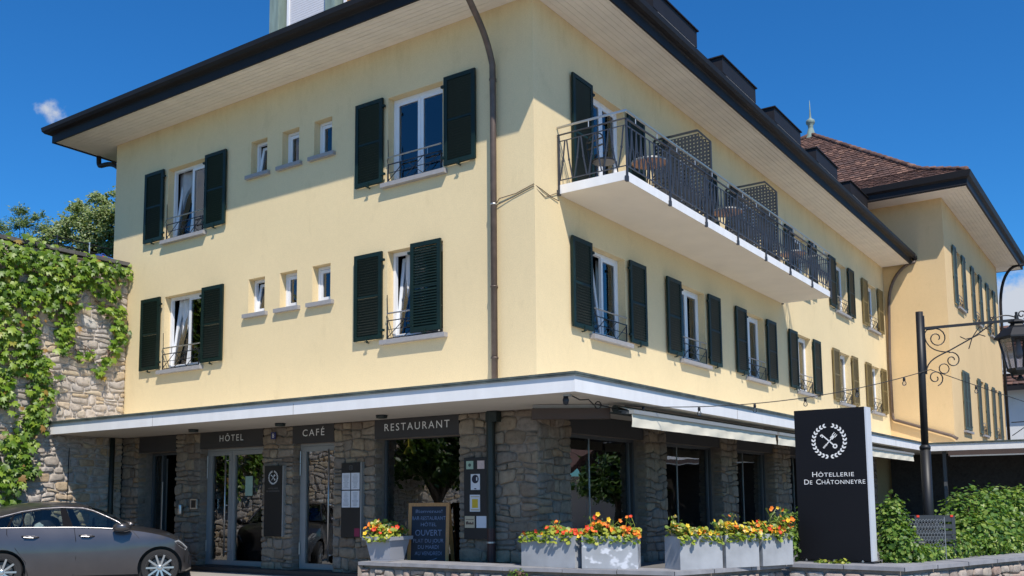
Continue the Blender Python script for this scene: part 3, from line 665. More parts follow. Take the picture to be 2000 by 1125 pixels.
prof = [(0.985, 9.245), (0.985, 9.42), (1.01, 9.44), (1.10, 9.45), (1.145, 9.50), (1.16, 9.585), (1.14, 9.585), (1.125, 9.52), (1.06, 9.47), (0.95, 9.60), (0.95, 9.245)]
def gut_pt(o, z, w):      # eave path corners: along left end, left facade, right facade
    return [(XL-o, 9.0, z), (XL-o, -o, z), (o, -o, z), (o, YE-.13, z)][w]
mb = MB(); N = len(prof)
i0 = 0
for w in range(4):
    mb.v += [gut_pt(o, z, w) for o, z in prof]
for w in range(3):
    for j in range(N): a = w*N+j; b = w*N+(j+1) % N; mb.f.append((a, b, b+N, a+N)); mb.m.append(0)
mb.f.append(tuple(range(N))); mb.m.append(0); mb.f.append(tuple(3*N+j for j in range(N))); mb.m.append(0)
build('gutter', mb, ['gutter'], hotel)
mb = MB()
mb.tube([(1.10, YE-.16, 9.50), (1.10, YE-.06, 9.50), (1.09, YE-.03, 9.40)], .085, 10)
build('gutter_outlet', mb, ['gutter'], hotel, True)
o = 1.07; E0, zt = 9.59, 12.8
A, B, C_, D_ = (XL-o, -o, E0), (o, -o, E0), (o, YE, E0), (XL-o, YE, E0); mx = (XL)/2
mb = MB(); r0, r1 = (mx, 5.6, zt), (mx, YE, zt)
mb.quad(B, C_, r1, r0); mb.poly([A, B, r0]); mb.quad(D_, A, r0, r1); mb.quad((XL-.9, -.9, 9.4), (.9, -.9, 9.4), (.9, YE, 9.4), (XL-.9, YE, 9.4))
build('roof', mb, ['roof'], hotel)
# right dormers
def dormer():
    mb = MB(); xf = -.14
    mb.box(-2.4, -1.0, 9.9, xf-.22, 1.0, 11.25, 0)
    mb.box(-2.4, -1.12, 11.24, xf-.02, 1.10, 11.62, 0)
    mb.box(xf-.24, -.96, 9.95, xf-.18, .96, 11.22, 1)
    mb.prism([(-2.4, -1.16), (xf+.02, -1.16), (xf+.02, 1.14), (-2.4, 1.14)], 11.622, 11.65, 0)
    return mb.mesh('dormer', ['gutter', 'pipe_dark'])
dm = dormer()
for i, y in enumerate((5.95, 9.66, 13.3, 17.0, 20.75)):
    d = put('dormer', dm, hotel, (0, y, 0))
    mb = MB(); mb.box(-.30, -.95, 11.02, -.20+.06, .95, 11.20); build('sill_flashing', mb, ['sill'], d)
# copper dormer on the left roof
mb = MB(); Yd = .30
mb.box(-6.62, Yd, 9.9, -6.36, Yd+.3, 12.6); mb.box(-5.02, Yd, 9.9, -4.76, Yd+.3, 12.6); mb.box(-3.45, Yd, 9.9, -3.2, Yd+.3, 12.6)
mb.box(-6.60, Yd+.3, 9.9, -3.22, Yd+2.5, 12.58); mb.box(-6.36, Yd+.02, 9.9, -3.45, Yd+.2, 10.32); mb.box(-6.8, Yd-.25, 12.6, -3.0, Yd+2.6, 12.8)
cd = build('dormer', mb, ['copper'], hotel); cd['label'] = 'green copper dormer with pale roller blinds'
for a, b in ((-6.36, -5.02), (-4.76, -3.45)):
    mb = MB(); frame_rect(mb, a+.12, b-.02, 10.33, 12.5, Yd+.12, Yd+.18, .06); build('window_frame', mb, ['pvc'], cd)
    mb = MB(); z = 10.42
    while z < 12.3: mb.box(a+.19, Yd+.15, z, b-.09, Yd+.165, z+.045); z += .05
    tag(build('roller_blind', mb, ['blind' if a < -6 else 'wood'], cd), kind='stuff')
# downpipes ---------------------------------------------------------
mb = MB()
gp = bez((-.62, -1.06, 9.42), (-.62, -1.04, 8.9), (-.73, -.35, 9.0), (-.73, -.10, 8.25), 14)
mb.tube([(-.62, -1.06, 9.5)]+gp+[(-.73, -.09, 7.6), (-.735, -.09, 2.84)], .052, 12)
dp = build('downpipe', mb, ['pipe'], hotel, True)
for z in (8.0, 5.9, 4.55, 3.4):
    mb = MB(); mb.lathe([(.052, -.015), (.062, -.012), (.062, .012), (.052, .015)], (-.733, -.09, z), 12); mb.box(-.745, -.04, z-.01, -.72, 0.0, z+.01); build('pipe_clamp', mb, ['steel' if z == 5.9 else 'pipe'], dp, True)
mb = MB(); mb.tube([(-.815, -.10, 2.55), (-.815, -.10, .72)], .068, 12, 0); mb.tube([(-.815, -.10, .72), (-.815, -.10, -.1)], .066, 12, 1); mb.box(-.87, -.16, 2.38, -.66, -.03, 2.54, 0)
dp = build('downpipe', mb, ['pipe_dark', 'pipe_red'], hotel)
mb = MB(); mb.lathe([(.07, -.015), (.078, -.012), (.078, .012), (.07, .015)], (-.815, -.10, .50), 12); build('pipe_clamp', mb, ['steel'], dp)
mb = MB(); mb.tube([(XL-.97, .15, 9.36), (XL-.97, .16, 9.12)]+bez((XL-.97, .17, 9.08), (XL-.95, .17, 8.96), (XL-.45, .17, 9.16), (XL-.075, .17, 8.72), 9)+[(XL-.07, .17, 6.45)], .055, 10)
build('downpipe', mb, ['gutter'], hotel, True)
mb = MB()
mb.tube([(1.09, YE-.03, 9.40)]+bez((1.08, YE-.10, 9.30), (.75, YE-.10, 9.32), (.18, YE-.10, 8.85), (.17, YE-.10, 7.9), 12)+[(.10, YE-.10, 6.0), (.10, YE-.10, 4.05)]+bez((.10, YE-.10, 4.05), (.10, YE-.10, 3.82), (.12, YE-.10, 3.80), (.30, YE-.10, 3.76), 5)+[(2.0, YE-.10, 3.16), (2.16, YE-.10, 3.05)], .055, 10)
build('downpipe', mb, ['pipe'], hotel, True)

# canopy ------------------------------------------------------------
CO, CB, CT = 1.67, 2.555, 2.79
YC = 20.1
cpoly = [(-10.70, -.02), (-10.70, -CO), (CO, -CO), (CO, YC), (8.4, YC), (8.4, YE-.02), (-.02, YE-.02), (-.02, -.02)]
mb = MB(); 
def pframe(o, z): return [(-10.70, -o, z), (o, -o, z), (o, YC-(o-CO), z), (8.4, YC-(o-CO), z)]
A_, B_ = pframe(CO, CB), pframe(CO, CT)
for k in range(3): mb.quad(A_[k], A_[k+1], B_[k+1], B_[k], 0)
mb.quad((-10.70, -.0, CB), (-10.70, -CO, CB), (-10.70, -CO, CT), (-10.70, 0, CT), 0)
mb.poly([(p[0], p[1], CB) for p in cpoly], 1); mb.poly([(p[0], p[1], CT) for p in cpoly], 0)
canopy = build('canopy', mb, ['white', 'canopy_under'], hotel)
mb = MB()
for (o0, o1, z0, z1) in ((CO-.30, CO+.035, CT+.003, CT+.03), (CO+.003, CO+.03, CT-.022, CT+.002)):
    P0, P1, Q0, Q1 = pframe(o0, z0), pframe(o1, z0), pframe(o0, z1), pframe(o1, z1)
    for k in range(3):
        mb.quad(P0[k], P0[k+1], P1[k+1], P1[k]); mb.quad(Q0[k], Q0[k+1], Q1[k+1], Q1[k]); mb.quad(P1[k], P1[k+1], Q1[k+1], Q1[k]); mb.quad(P0[k], P0[k+1], Q0[k+1], Q0[k])
mb.box(-10.73, -CO-.035, CT-.022, -10.70, 0, CT+.03)
build('flashing', mb, ['flashing'], canopy)
mb = MB()
for x in (-7.3, -3.6): mb.box(x, -CO-.004, CB, x+.008, -CO, CT-.06)
for y in (4.0, 8.0, 12.0, 16.0): mb.box(CO, y, CB, CO+.004, y+.008, CT-.06)
tag(build('joints', mb, ['sill'], canopy), kind='stuff')

# stone ground floor ------------------------------------------------
ops_L = [(-10.10, -8.85), (-8.06, -6.22), (-5.38, -4.34), (-3.33, -1.515)]
piers_L = [(-10.72, -10.10), (-8.85, -8.06), (-6.22, -5.38), (-4.34, -3.33), (-1.515, 0.02)]
ops_R = [(.97, 3.62), (4.53, 7.25), (8.15, 10.6), (11.8, 14.4), (15.4, 18.0)]
piers_R = [(-.02, .97), (3.62, 4.53), (7.25, 8.15), (10.6, 11.8), (14.4, 15.4), (18.0, 20.5)]
mb = MB()
for a, b in piers_L: mb.box(a+.012, .005, -.3, b-.012, .45, 2.555)
for a, b in piers_R: mb.box(-.45, a+.012, -.3, -.005, b-.012, 2.555)
for a, b in ops_L: mb.box(a-.02, .10, 2.22, b+.02, .45, 2.555)
for a, b in ops_R: mb.box(-.45, a-.02, 2.24, -.10, b+.02, 2.555); mb.box(-.45, a-.02, -.3, -.06, b+.02, .12)
pierwall = build('pier_masonry', mb, ['mortar'], hotel)
rnd = random.Random(5); nst = 0; restmb = MB()
for side, piers in ((LF, piers_L), (RF, piers_R)):
    for a, b in piers:
        for pl in rubble(b-a, 2.70, rnd, .08, .23, .13, .44, .030):
            mb = MB(); stone(mb, pl, rnd, .038, gap=.008, back=.16, u0=a, v0=-.15)
            if side == RF: mb.v = [(-v[1], v[0], v[2]) for v in mb.v]
            big = side == LF or a < 8
            if big and nst < 298:
                s = build('stone', mb, ['pier_stone'], hotel); smooth_angle(s, 50); nst += 1
            else:
                off = len(restmb.v); restmb.v += mb.v; restmb.f += [tuple(i+off for i in f) for f in mb.f]; restmb.m += mb.m
o = build('stones', restmb, ['pier_stone'], hotel); smooth_angle(o, 50); o['kind'] = 'stuff'
# interior of the ground floor
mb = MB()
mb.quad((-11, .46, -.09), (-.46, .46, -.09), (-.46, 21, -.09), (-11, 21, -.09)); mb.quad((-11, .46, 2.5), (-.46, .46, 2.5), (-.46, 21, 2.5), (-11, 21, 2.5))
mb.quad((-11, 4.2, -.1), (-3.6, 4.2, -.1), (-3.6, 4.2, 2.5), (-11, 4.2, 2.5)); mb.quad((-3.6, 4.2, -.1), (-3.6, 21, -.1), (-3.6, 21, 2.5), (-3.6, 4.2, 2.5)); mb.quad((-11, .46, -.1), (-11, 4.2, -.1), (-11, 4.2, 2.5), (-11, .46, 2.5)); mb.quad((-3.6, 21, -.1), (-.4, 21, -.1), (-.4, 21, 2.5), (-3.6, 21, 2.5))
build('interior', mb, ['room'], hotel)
mb = MB(); mb.box(-8.9, -.28, -.35, -2.7, .14, -.075); mb.box(-10.1, -.05, -.35, -8.86, .5, -.08)
build('entrance_step', mb, ['step'], hotel)
YD = .16
def glazed(parent, x0, x1, z0, z1, m='shop_glass', y=None):
    yy = YD+.03 if y is None else y
    mb = MB(); mb.box(x0, yy, z0, x1, yy+.012, z1); return build('pane', mb, [m], parent)
# opening 1: dark recessed side entrance
mb = MB(); frame_rect(mb, -10.09, -8.87, -.07, 2.215, .30, .36, .05); 
d = build('door', mb, ['dark_alu'], hotel); glazed(d, -10.04, -9.75, -.02, 2.16, y=.33); mb = MB(); mb.box(-9.75, .29, -.02, -9.70, .37, 2.165); build('mullion', mb, ['dark_alu'], d)
mb = MB(); mb.box(-10.05, .45, 0, -9.78, .47, 2.1); build('side_panel', mb, ['curtain_grey'], d)
mb = MB(); mb.tube([(-9.64, .25, .5), (-9.64, .25, 1.6)], .014, 8); build('handle', mb, ['steel'], d)
# hotel door: two leaves
mb = MB(); frame_rect(mb, -8.055, -6.225, -.07, 2.225, YD, YD+.07, .05); d = build('door', mb, ['alu'], hotel)
for a, b in ((-8.0, -7.31), (-7.30, -6.27)):
    mb = MB(); frame_rect(mb, a, b, -.06, 2.17, YD-.005, YD+.055, .085); build('door_leaf', mb, ['alu'], d); glazed(d, a+.085, b-.085, .02, 2.09)
mb = MB(); mb.tube([(-7.40, YD-.085, .10), (-7.40, YD-.085, 2.08)], .016, 10)
for z in (.2, 1.1, 1.98): mb.bar((-7.40, YD-.085, z), (-7.36, YD, z), .02, .02)
build('handle', mb, ['steel'], d, True)
for z in (.3, 1.75, 1.98):
    mb = MB(); mb.tube([(-8.03, YD-.02, z-.11), (-8.03, YD-.02, z+.11)], .014, 8); build('hinge', mb, ['steel'], d)
mb = MB(); mb.box(-6.93, YD+.02, 1.28, -6.72, YD+.026, 1.66); build('notice', mb, ['green_paper'], d)
# cafe door
mb = MB(); frame_rect(mb, -5.375, -4.345, -.07, 2.235, YD, YD+.07, .06); d = build('door', mb, ['alu'], hotel)
mb = MB(); frame_rect(mb, -5.31, -4.41, -.06, 2.17, YD-.005, YD+.055, .09); build('door_leaf', mb, ['alu'], d); glazed(d, -5.22, -4.50, .03, 2.08)
mb = MB(); mb.tube([(-4.55, YD-.085, .08), (-4.55, YD-.085, 2.10)], .016, 10)
for z in (.2, 1.1, 1.98): mb.bar((-4.55, YD-.085, z), (-4.48, YD, z), .02, .02)
build('handle', mb, ['steel'], d, True)
for z in (.3, 1.75, 1.98):
    mb = MB(); mb.tube([(-5.35, YD-.02, z-.11), (-5.35, YD-.02, z+.11)], .014, 8); build('hinge', mb, ['steel'], d)
# restaurant shop window
mb = MB(); frame_rect(mb, -3.325, -1.52, -.05, 2.265, YD+.05, YD+.11, .035); d = build('shop_window', mb, ['dark_alu'], hotel); glazed(d, -3.29, -1.555, -.01, 2.23, y=YD+.075)
mb = MB(); mb.box(-3.32, YD+.2, -.05, -3.16, YD+.24, 2.2); mb.box(-3.16, YD+.2, 2.14, -1.55, YD+.24, 2.2); build('inner_frame', mb, ['shutter_grey'], d)
# terrace windows on the right facade
for i, (a, b) in enumerate(ops_R):
    mb = MB(); n0 = .22
    mb.box(-n0-.06, a+.0, .12, -n0, a+.05, 2.24); mb.box(-n0-.06, b-.05, .12, -n0, b, 2.24); mb.box(-n0-.06, a+.05, .12, -n0, b-.05, .18); mb.box(-n0-.06, a+.05, 2.19, -n0, b-.05, 2.24)
    mb.box(-n0-.055, b-.24, .18, -n0+.01, b-.19, 2.19)
    d = build('terrace_window', mb, ['dark_alu'], hotel)
    mid = a+1.02
    for p, q in ((a+.05, mid-.006), (mid+.006, b-.25)):
        mb = MB(); mb.box(-n0-.035, p, .18, -n0-.022, q, 2.19); build('pane', mb, ['shop_glass'], d)
    mb = MB(); mb.box(-n0-.04, mid-.006, .18, -n0-.01, mid+.006, 2.19); build('glass_joint', mb, ['steel'], d)
    cm = curtain_mesh(.34, 2.1, 'curtain_grey', i, 0); put('curtain', cm, d, (-n0-.22, b-.62, .14), (0, 0, R(90)))
# lintel panels above the terrace windows (plain, same dark metal as the sign bands)
for a, b in ops_R[:5]:
    mb = MB(); mb.box(-.045, a-.01, 2.235, -.012, b+.01, 2.552); build('lintel_panel', mb, ['sign_dark'], hotel)
mb = MB(); mb.box(-10.11, -.02, 2.222, -8.845, .08, 2.552); build('lintel_panel', mb, ['sign_dark'], hotel)

# sign bands ----------------------------------------------------------
def band(name, a, b, word, cx, w, lab):
    t = thing(name, lab, 'sign', ((a+b)/2, -.01, 2.225))
    mb = MB(); mb.box(-(b-a)/2-.008, -.02, 0, (b-a)/2+.008, .09, .328); build('panel', mb, ['sign_dark'], t)
    text('lettering', word, .125, cx-(a+b)/2, .125, -.022, 'letter', t, width=w, spacing=1.28)
band('hotel_sign', -8.06, -6.215, 'HÔTEL', -7.11, .70, 'dark band reading HÔTEL in pale capitals over the double glass door')
band('cafe_sign', -5.38, -4.335, 'CAFÉ', -4.84, .56, 'dark band reading CAFÉ in pale capitals over the single glass door')
band('restaurant_sign', -3.335, -1.51, 'RESTAURANT', -2.40, 1.42, 'dark band reading RESTAURANT in pale capitals over the shop window')

# emblem: wreath with crossed key and fork ----------------------------
def emblem(mb, cx, cz, r, y, flat=True):
    def lf(px, pz, ang, L, W):
        c, s = math.cos(ang), math.sin(ang); pts = []
        for (a, b) in ((0, 0), (.3, .42), (.65, .45), (1, 0), (.65, -.25), (.3, -.3)):
            x, z = a*L, b*W; pts.append((px+x*c-z*s, y, pz+x*s+z*c))
        mb.extr(pts, (0, 0, 0), (0, -.003, 0))
    n = 12
    for sgn in (-1, 1):
        for k in range(n):
            th = R(-86) + R(154)*k/(n-1); bx, bz = math.cos(th)*r*sgn, math.sin(th)*r
            tang = math.atan2(math.cos(th), -math.sin(th)*sgn)
            for dd in (.42, -.42): lf(cx+bx, cz+bz, tang+dd*1.25, r*.245, r*.145*(1 if dd > 0 else -1)*1.0)
    def seg(a, b, w): mb.extr([(cx+a[0]*r-w*r*(b[1]-a[1]), y, cz+a[1]*r+w*r*(b[0]-a[0])), (cx+b[0]*r-w*r*(b[1]-a[1]), y, cz+b[1]*r+w*r*(b[0]-a[0])), (cx+b[0]*r+w*r*(b[1]-a[1]), y, cz+b[1]*r-w*r*(b[0]-a[0])), (cx+a[0]*r+w*r*(b[1]-a[1]), y, cz+a[1]*r-w*r*(b[0]-a[0]))], (0,0,0), (0,-.0035,0))
    # fork from lower left to upper right
    seg((-.34, -.42), (.22, .22), .040); seg((-.38, -.44), (-.16, -.21), .17); seg((.14, .14), (.30, .31), .42)
    for o in (-.1, 0, .1): seg((.30-o*.8, .30+o*.8), (.44-o*.8, .46+o*.8), .11)
    # key from upper left to lower right, with ring bow
    seg((-.46, .42), (.28, -.26), .036); seg((-.46, .42), (-.55, .32), .3); seg((-.36, .33), (-.45, .24), .3)
    for k in range(10):
        a0, a1 = 2*math.pi*k/10, 2*math.pi*(k+1)/10; q = (.37, -.34); ro, ri = .155, .075
        mb.extr([(cx+(q[0]+ro*math.cos(a0))*r, y, cz+(q[1]+ro*math.sin(a0))*r), (cx+(q[0]+ro*math.cos(a1))*r, y, cz+(q[1]+ro*math.sin(a1))*r), (cx+(q[0]+ri*math.cos(a1))*r, y, cz+(q[1]+ri*math.sin(a1))*r), (cx+(q[0]+ri*math.cos(a0))*r, y, cz+(q[1]+ri*math.sin(a0))*r)], (0,0,0), (0,-.003,0))

# wall boards on the piers
t = thing('logo_board', 'narrow black board with white wreath emblem between hotel and café doors', 'sign', (-5.81, -.04, .52))
mb = MB(); mb.box(-.25, -.055, 0, .24, -.0, 1.31); build('panel', mb, ['black'], t); mb = MB(); mb.box(.24, -.058, 0, .262, .03, 1.31); build('edge', mb, ['alu'], t)
mb = MB(); emblem(mb, -.01, 1.09, .115, -.058); build('emblem', mb, ['letter'], t)
text('lettering', 'HÔTELLERIE', .026, -.01, .875, -.058, 'letter_dim', t, .26); text('lettering', 'DE CHÂTONNEYRE', .026, -.01, .825, -.058, 'letter_dim', t, .36)
t = thing('menu_board', 'narrow black board with four white menu sheets right of the café door', 'menu board', (-3.83, -.04, .53))
mb = MB(); mb.box(-.235, -.055, 0, .225, 0, 1.30); build('panel', mb, ['black'], t); mb = MB(); mb.box(.225, -.058, 0, .25, .03, 1.30); build('edge', mb, ['alu'], t)
for ix in (0, 1):
    for iz in (0, 1):
        x0, z0 = -.215+ix*.22, .52+iz*.31
        mb = MB(); mb.box(x0, -.060, z0, x0+.20, -.056, z0+.29); s = build('menu_sheet', mb, ['paper'], t)
        mb = MB()
        for q in range(11):
            zz = z0+.03+q*.022; ww = .06+.09*random.random(); mb.box(x0+.1-ww/2, -.0625, zz, x0+.1+ww/2, -.0605, zz+.006)
        tag(build('print', mb, ['print'], s), kind='stuff')
mb = MB(); emblem(mb, 0, 1.21, .04, -.058); build('emblem', mb, ['letter_dim'], t)
mb = MB(); mb.box(.09, -.060, .02, .215, -.056, .16); build('sticker', mb, ['magenta'], t)
t = thing('notice_board', 'black board with stickers and beer notices beside the corner downpipe', 'notice board', (-1.10, -.04, .545))
mb = MB(); mb.box(-.25, -.055, 0, .25, 0, 1.29); build('panel', mb, ['black'], t)
def sticker(n, x, z, w, h, m_, y=-.058): 
    mb = MB(); mb.box(x-w/2, y-.003, z-h/2, x+w/2, y, z+h/2); return build(n, mb, [m_], t)
s = sticker('sticker', -.13, 1.17, .14, .13, 'green_paper'); s2 = sticker('sticker', .09, 1.17, .14, .13, 'pink_paper')
mb = MB(); mb.lathe([(.028, -.0635), (.028, -.0615)], (-.13, 0, 1.17), 12, axis='y'); build('round_print', mb, ['shutter_grey'], s)
mb = MB(); mb.lathe([(.03, -.0635), (.03, -.0615)], (.09, 0, 1.17), 5, axis='y'); build('round_print', mb, ['pink_paper'], s2)
s = sticker('sticker', -.02, .90, .18, .25, 'paper'); mb = MB(); mb.lathe([(.068, -.0635), (.068, -.0615)], (-.02, 0, .945), 18, axis='y'); mb.box(-.0, -.0655, .92, .022, -.0637, .975, 1); mb.box(-.04, -.0635, .785, 0, -.0615, .80); build('print', mb, ['navy_paper', 'paper'], s)
s = sticker('sticker', -.03, .565, .20, .265, 'paper'); mb = MB(); mb.box(-.085, -.0635, .49, .03, -.0615, .63); build('print', mb, ['yellow_paper'], s)
mb = MB(); mb.box(-.11, -.0635, .45, .06, -.0615, .47); mb.box(-.11, -.0635, .66, .06, -.0615, .675); tag(build('print', mb, ['beige_paper'], s), kind='stuff')
s = sticker('sticker', -.135, .27, .195, .185, 'beige_paper'); mb = MB(); mb.box(-.215, -.0635, .305, -.055, -.0615, .312)
for k, (hh) in enumerate((.045, .05, .03, .035, .02, .04)): mb.box(-.21+k*.026, -.0635, .23, -.19+k*.026, -.0615, .23+hh)
tag(build('print', mb, ['pipe_red'], s), kind='stuff'); sticker('sticker', .095, .27, .195, .185, 'paper')
t = thing('house_number', 'small blue enamel house number plate 8 beside the hotel sign', 'house number', (-5.86, -.068, 2.33))
mb = MB(); mb.box(-.065, -.012, 0, .065, 0, .13); build('plate', mb, ['numplate'], t); text('lettering', '8', .085, 0, .022, -.013, 'letter', t)
t = thing('intercom', 'small square black intercom with silver rim beside the hotel door', 'intercom', (-8.17, -.05, 1.03))
mb = MB(); frame_rect(mb, -.10, .10, 0, .2, -.03, 0, .025); build('rim', mb, ['steel'], t); mb = MB(); mb.box(-.075, -.024, .025, .075, 0, .175); build('screen', mb, ['black'], t)
t = thing('ashtray', 'small steel cylinder ashtray on the stone pier left of hotel door', 'ashtray', (-8.55, -.10, .92))
mb = MB(); mb.lathe([(.045, 0), (.05, .01), (.05, .19), (.046, .2)], n=14); build('body', mb, ['steel'], t, True); mb = MB(); mb.box(-.02, .03, .06, .02, .08, .14); build('bracket', mb, ['iron'], t)
for (x, y), lab in zip([(-7.40, -.70), (-5.06, -.63), (-2.58, -.69)], ['dark round ceiling lamp under the canopy before the hotel sign', 'dark round ceiling lamp under the canopy between hotel and café signs', 'dark round ceiling lamp under the canopy before the restaurant sign']):
    t = thing('ceiling_lamp', lab, 'lamp', (x, y, 2.555), group='lamps under the canopy'); mb = MB(); mb.lathe([(.08, -.055), (.092, -.05), (.092, -.002)], n=18); build('housing', mb, ['pipe_dark'], t, True)
    mb = MB(); mb.lathe([(.094, -.02), (.098, -.018), (.098, -.008), (.094, -.006)], n=18, cap=False); build('rim', mb, ['iron'], t, True)
# hanging doll and posters in the shop window
t = thing('window_doll', 'yellow felt doll hanging inside the restaurant window', 'doll', (-2.80, .26, 1.96))
mb = MB(); mb.tube([(-.10, 0, .0), (-.06, 0, .08), (0, 0, .15), (.06, 0, .08), (.10, 0, .0)], [.03, .025, .03, .025, .03], 6); mb.tube([(0, 0, .12), (0, 0, .26)], [.03, .035], 6); mb.tube([(-.11, 0, .17), (0, 0, .24), (.10, 0, .16)], .02, 6); mb.lathe([(.001, -.05), (.04, -.03), (.045, 0), (.03, .04), (.001, .05)], (0, 0, .305), 8); build('body', mb, ['doll'], t, True)
def map_mat():
    mt, n, l, b = new_mat('map_print'); v = coords(n, l); b.inputs['Roughness'].default_value = .8
    l.new(ramp(n, l, noise(n, l, v, 5, 3), [(.35, (.45, .55, .28)), (.5, (.42, .45, .42)), (.62, (.25, .38, .55))]), b.inputs['Base Color']); return mt
M['map'] = map_mat()
mb = MB(); mb.box(-2.99, .262, 1.20, -2.56, .266, 1.56); tag(build('map_poster', mb, ['map']), 'pale green and blue map poster inside the restaurant window', 'poster')
mb = MB(); mb.box(-2.41, .262, 1.22, -2.15, .266, 1.55); mb.box(-2.37, .2605, 1.53, -2.24, .264, 1.62); tag(build('window_notice', mb, ['paper']), 'white paper notices stuck inside the restaurant window right of map', 'notice')

def perf():
    mt = bpy.data.materials.new('perforated_sheet'); mt.use_nodes = True; n, l = mt.node_tree.nodes, mt.node_tree.links; b = n['Principled BSDF']
    b.inputs['Base Color'].default_value = (.045, .052, .062, 1); b.inputs['Roughness'].default_value = .5; b.inputs['Metallic'].default_value = .3
    return mt
M['perf'] = perf(); M['rail_iron'] = mat('grey_blue_railing_iron', (0.05, 0.056, 0.07), 0.45, 0.3, var=0.15, bstr=0.0)
# balcony -------------------------------------------------------------
bal_mb = MB(); Y0b, Y1b, XB = .70, 11.69, 1.25
bal_mb.box(.002, Y0b, 6.135, XB, Y1b, 6.285, 0)
bal_mb.quad((.003, Y0b+.002, 6.133), (XB-.002, Y0b+.002, 6.133), (XB-.002, Y1b-.002, 6.133), (.003, Y1b-.002, 6.133), 1)
balcony = build('balcony', bal_mb, ['white', 'concrete_soffit'], hotel)
mb = MB(); hx = XB+.02
mb.tube([(.01, Y0b, 7.26), (hx, Y0b, 7.26), (hx, Y1b, 7.26), (.01, Y1b, 7.26)], .021, 10); build('handrail', mb, ['steel'], balcony)
mb = MB()
for z, w in ((7.13, .035), (7.02, .014), (6.36, .018)):
    for a, b in (((.01, Y0b, z), (hx, Y0b, z)), ((hx, Y0b, z), (hx, Y1b, z)), ((hx, Y1b, z), (.01, Y1b, z))): mb.bar(a, b, w, .014)
build('rail_bars', mb, ['rail_iron'], balcony)
posts = [Y0b+.02, 2.29, 3.84, 5.40, 6.99, 8.56, 10.15, Y1b-.02]
mb = MB(); mb.bar((0, 0, 6.12), (0, 0, 7.14), .026, .03); mb.box(-.03, -.03, 6.11, .015, .03, 6.20); pm = mb.mesh('post', ['rail_iron'])
for y in posts: put('post', pm, balcony, (hx, y, 0))
put('post', pm, balcony, (.03, Y0b, 0)); put('post', pm, balcony, (.03, Y1b, 0))
mb = MB(); mb.tube([(0, 0, 7.13), (0, 0, 7.26)], .008, 6); sm_ = mb.mesh('stub', ['steel'])
y = Y0b+.35
while y < Y1b: put('stub', sm_, balcony, (hx, y, 0)); y += .78
put('stub', sm_, balcony, (.6, Y0b, 0))
def balus(dx):
    mb = MB(); mb.bar((0, -dx, 6.36), (0, dx*.2, 6.68), .020, .016); mb.bar((0, dx*.2, 6.68), (0, dx, 7.02), .020, .016); mb.box(-.012, dx*.2-.014, 6.665, .012, dx*.2+.014, 6.695); return mb.mesh('baluster', ['rail_iron'])
b1, b2 = balus(.05), balus(-.05)
n = 136; st = (Y1b-Y0b-.1)/n
for k in range(n): put('baluster', b1 if k % 2 else b2, balcony, (hx, Y0b+.08+k*st, 0))
for ye in (Y0b, Y1b):
    for k in range(9): put('baluster', b1 if k % 2 else b2, balcony, (.10+k*.135, ye, 0), (0, 0, R(90)))
# privacy screens
def screen_mesh():
    mb = MB(); zt_, zc, x0, x1, xc = 8.18, 7.90, .03, 1.19, .94; p = .072; hr = .0125
    outl = lambda x: zt_ if x < xc else zt_-(x-xc)/(x1-xc)*(zt_-zc)
    nx, nz_ = int((x1-x0)/p), int((zt_-6.32)/p)
    for i in range(nx):
        for k in range(nz_):
            ax, az = x0+i*p, 6.32+k*p
            if az+p > outl(ax+p): continue
            c = [(ax, az), (ax+p, az), (ax+p, az+p), (ax, az+p)]; m_ = [(ax+p/2-hr, az+p/2-hr), (ax+p/2+hr, az+p/2-hr), (ax+p/2+hr, az+p/2+hr), (ax+p/2-hr, az+p/2+hr)]
            for q in range(4): mb.quad((c[q][0], 0, c[q][1]), (c[(q+1) % 4][0], 0, c[(q+1) % 4][1]), (m_[(q+1) % 4][0], 0, m_[(q+1) % 4][1]), (m_[q][0], 0, m_[q][1]))
    fr = [(x0, 0, 6.32), (x1, 0, 6.32), (x1, 0, zc), (xc, 0, zt_), (x0, 0, zt_)]
    for a, b in zip(fr, fr[1:]+fr[:1]): mb.bar(a, b, .035, .035)
    return mb.mesh('privacy_screen', ['perf'])
scm = screen_mesh()
for y in (4.33, 8.03): put('privacy_screen', scm, balcony, (0, y, 0))

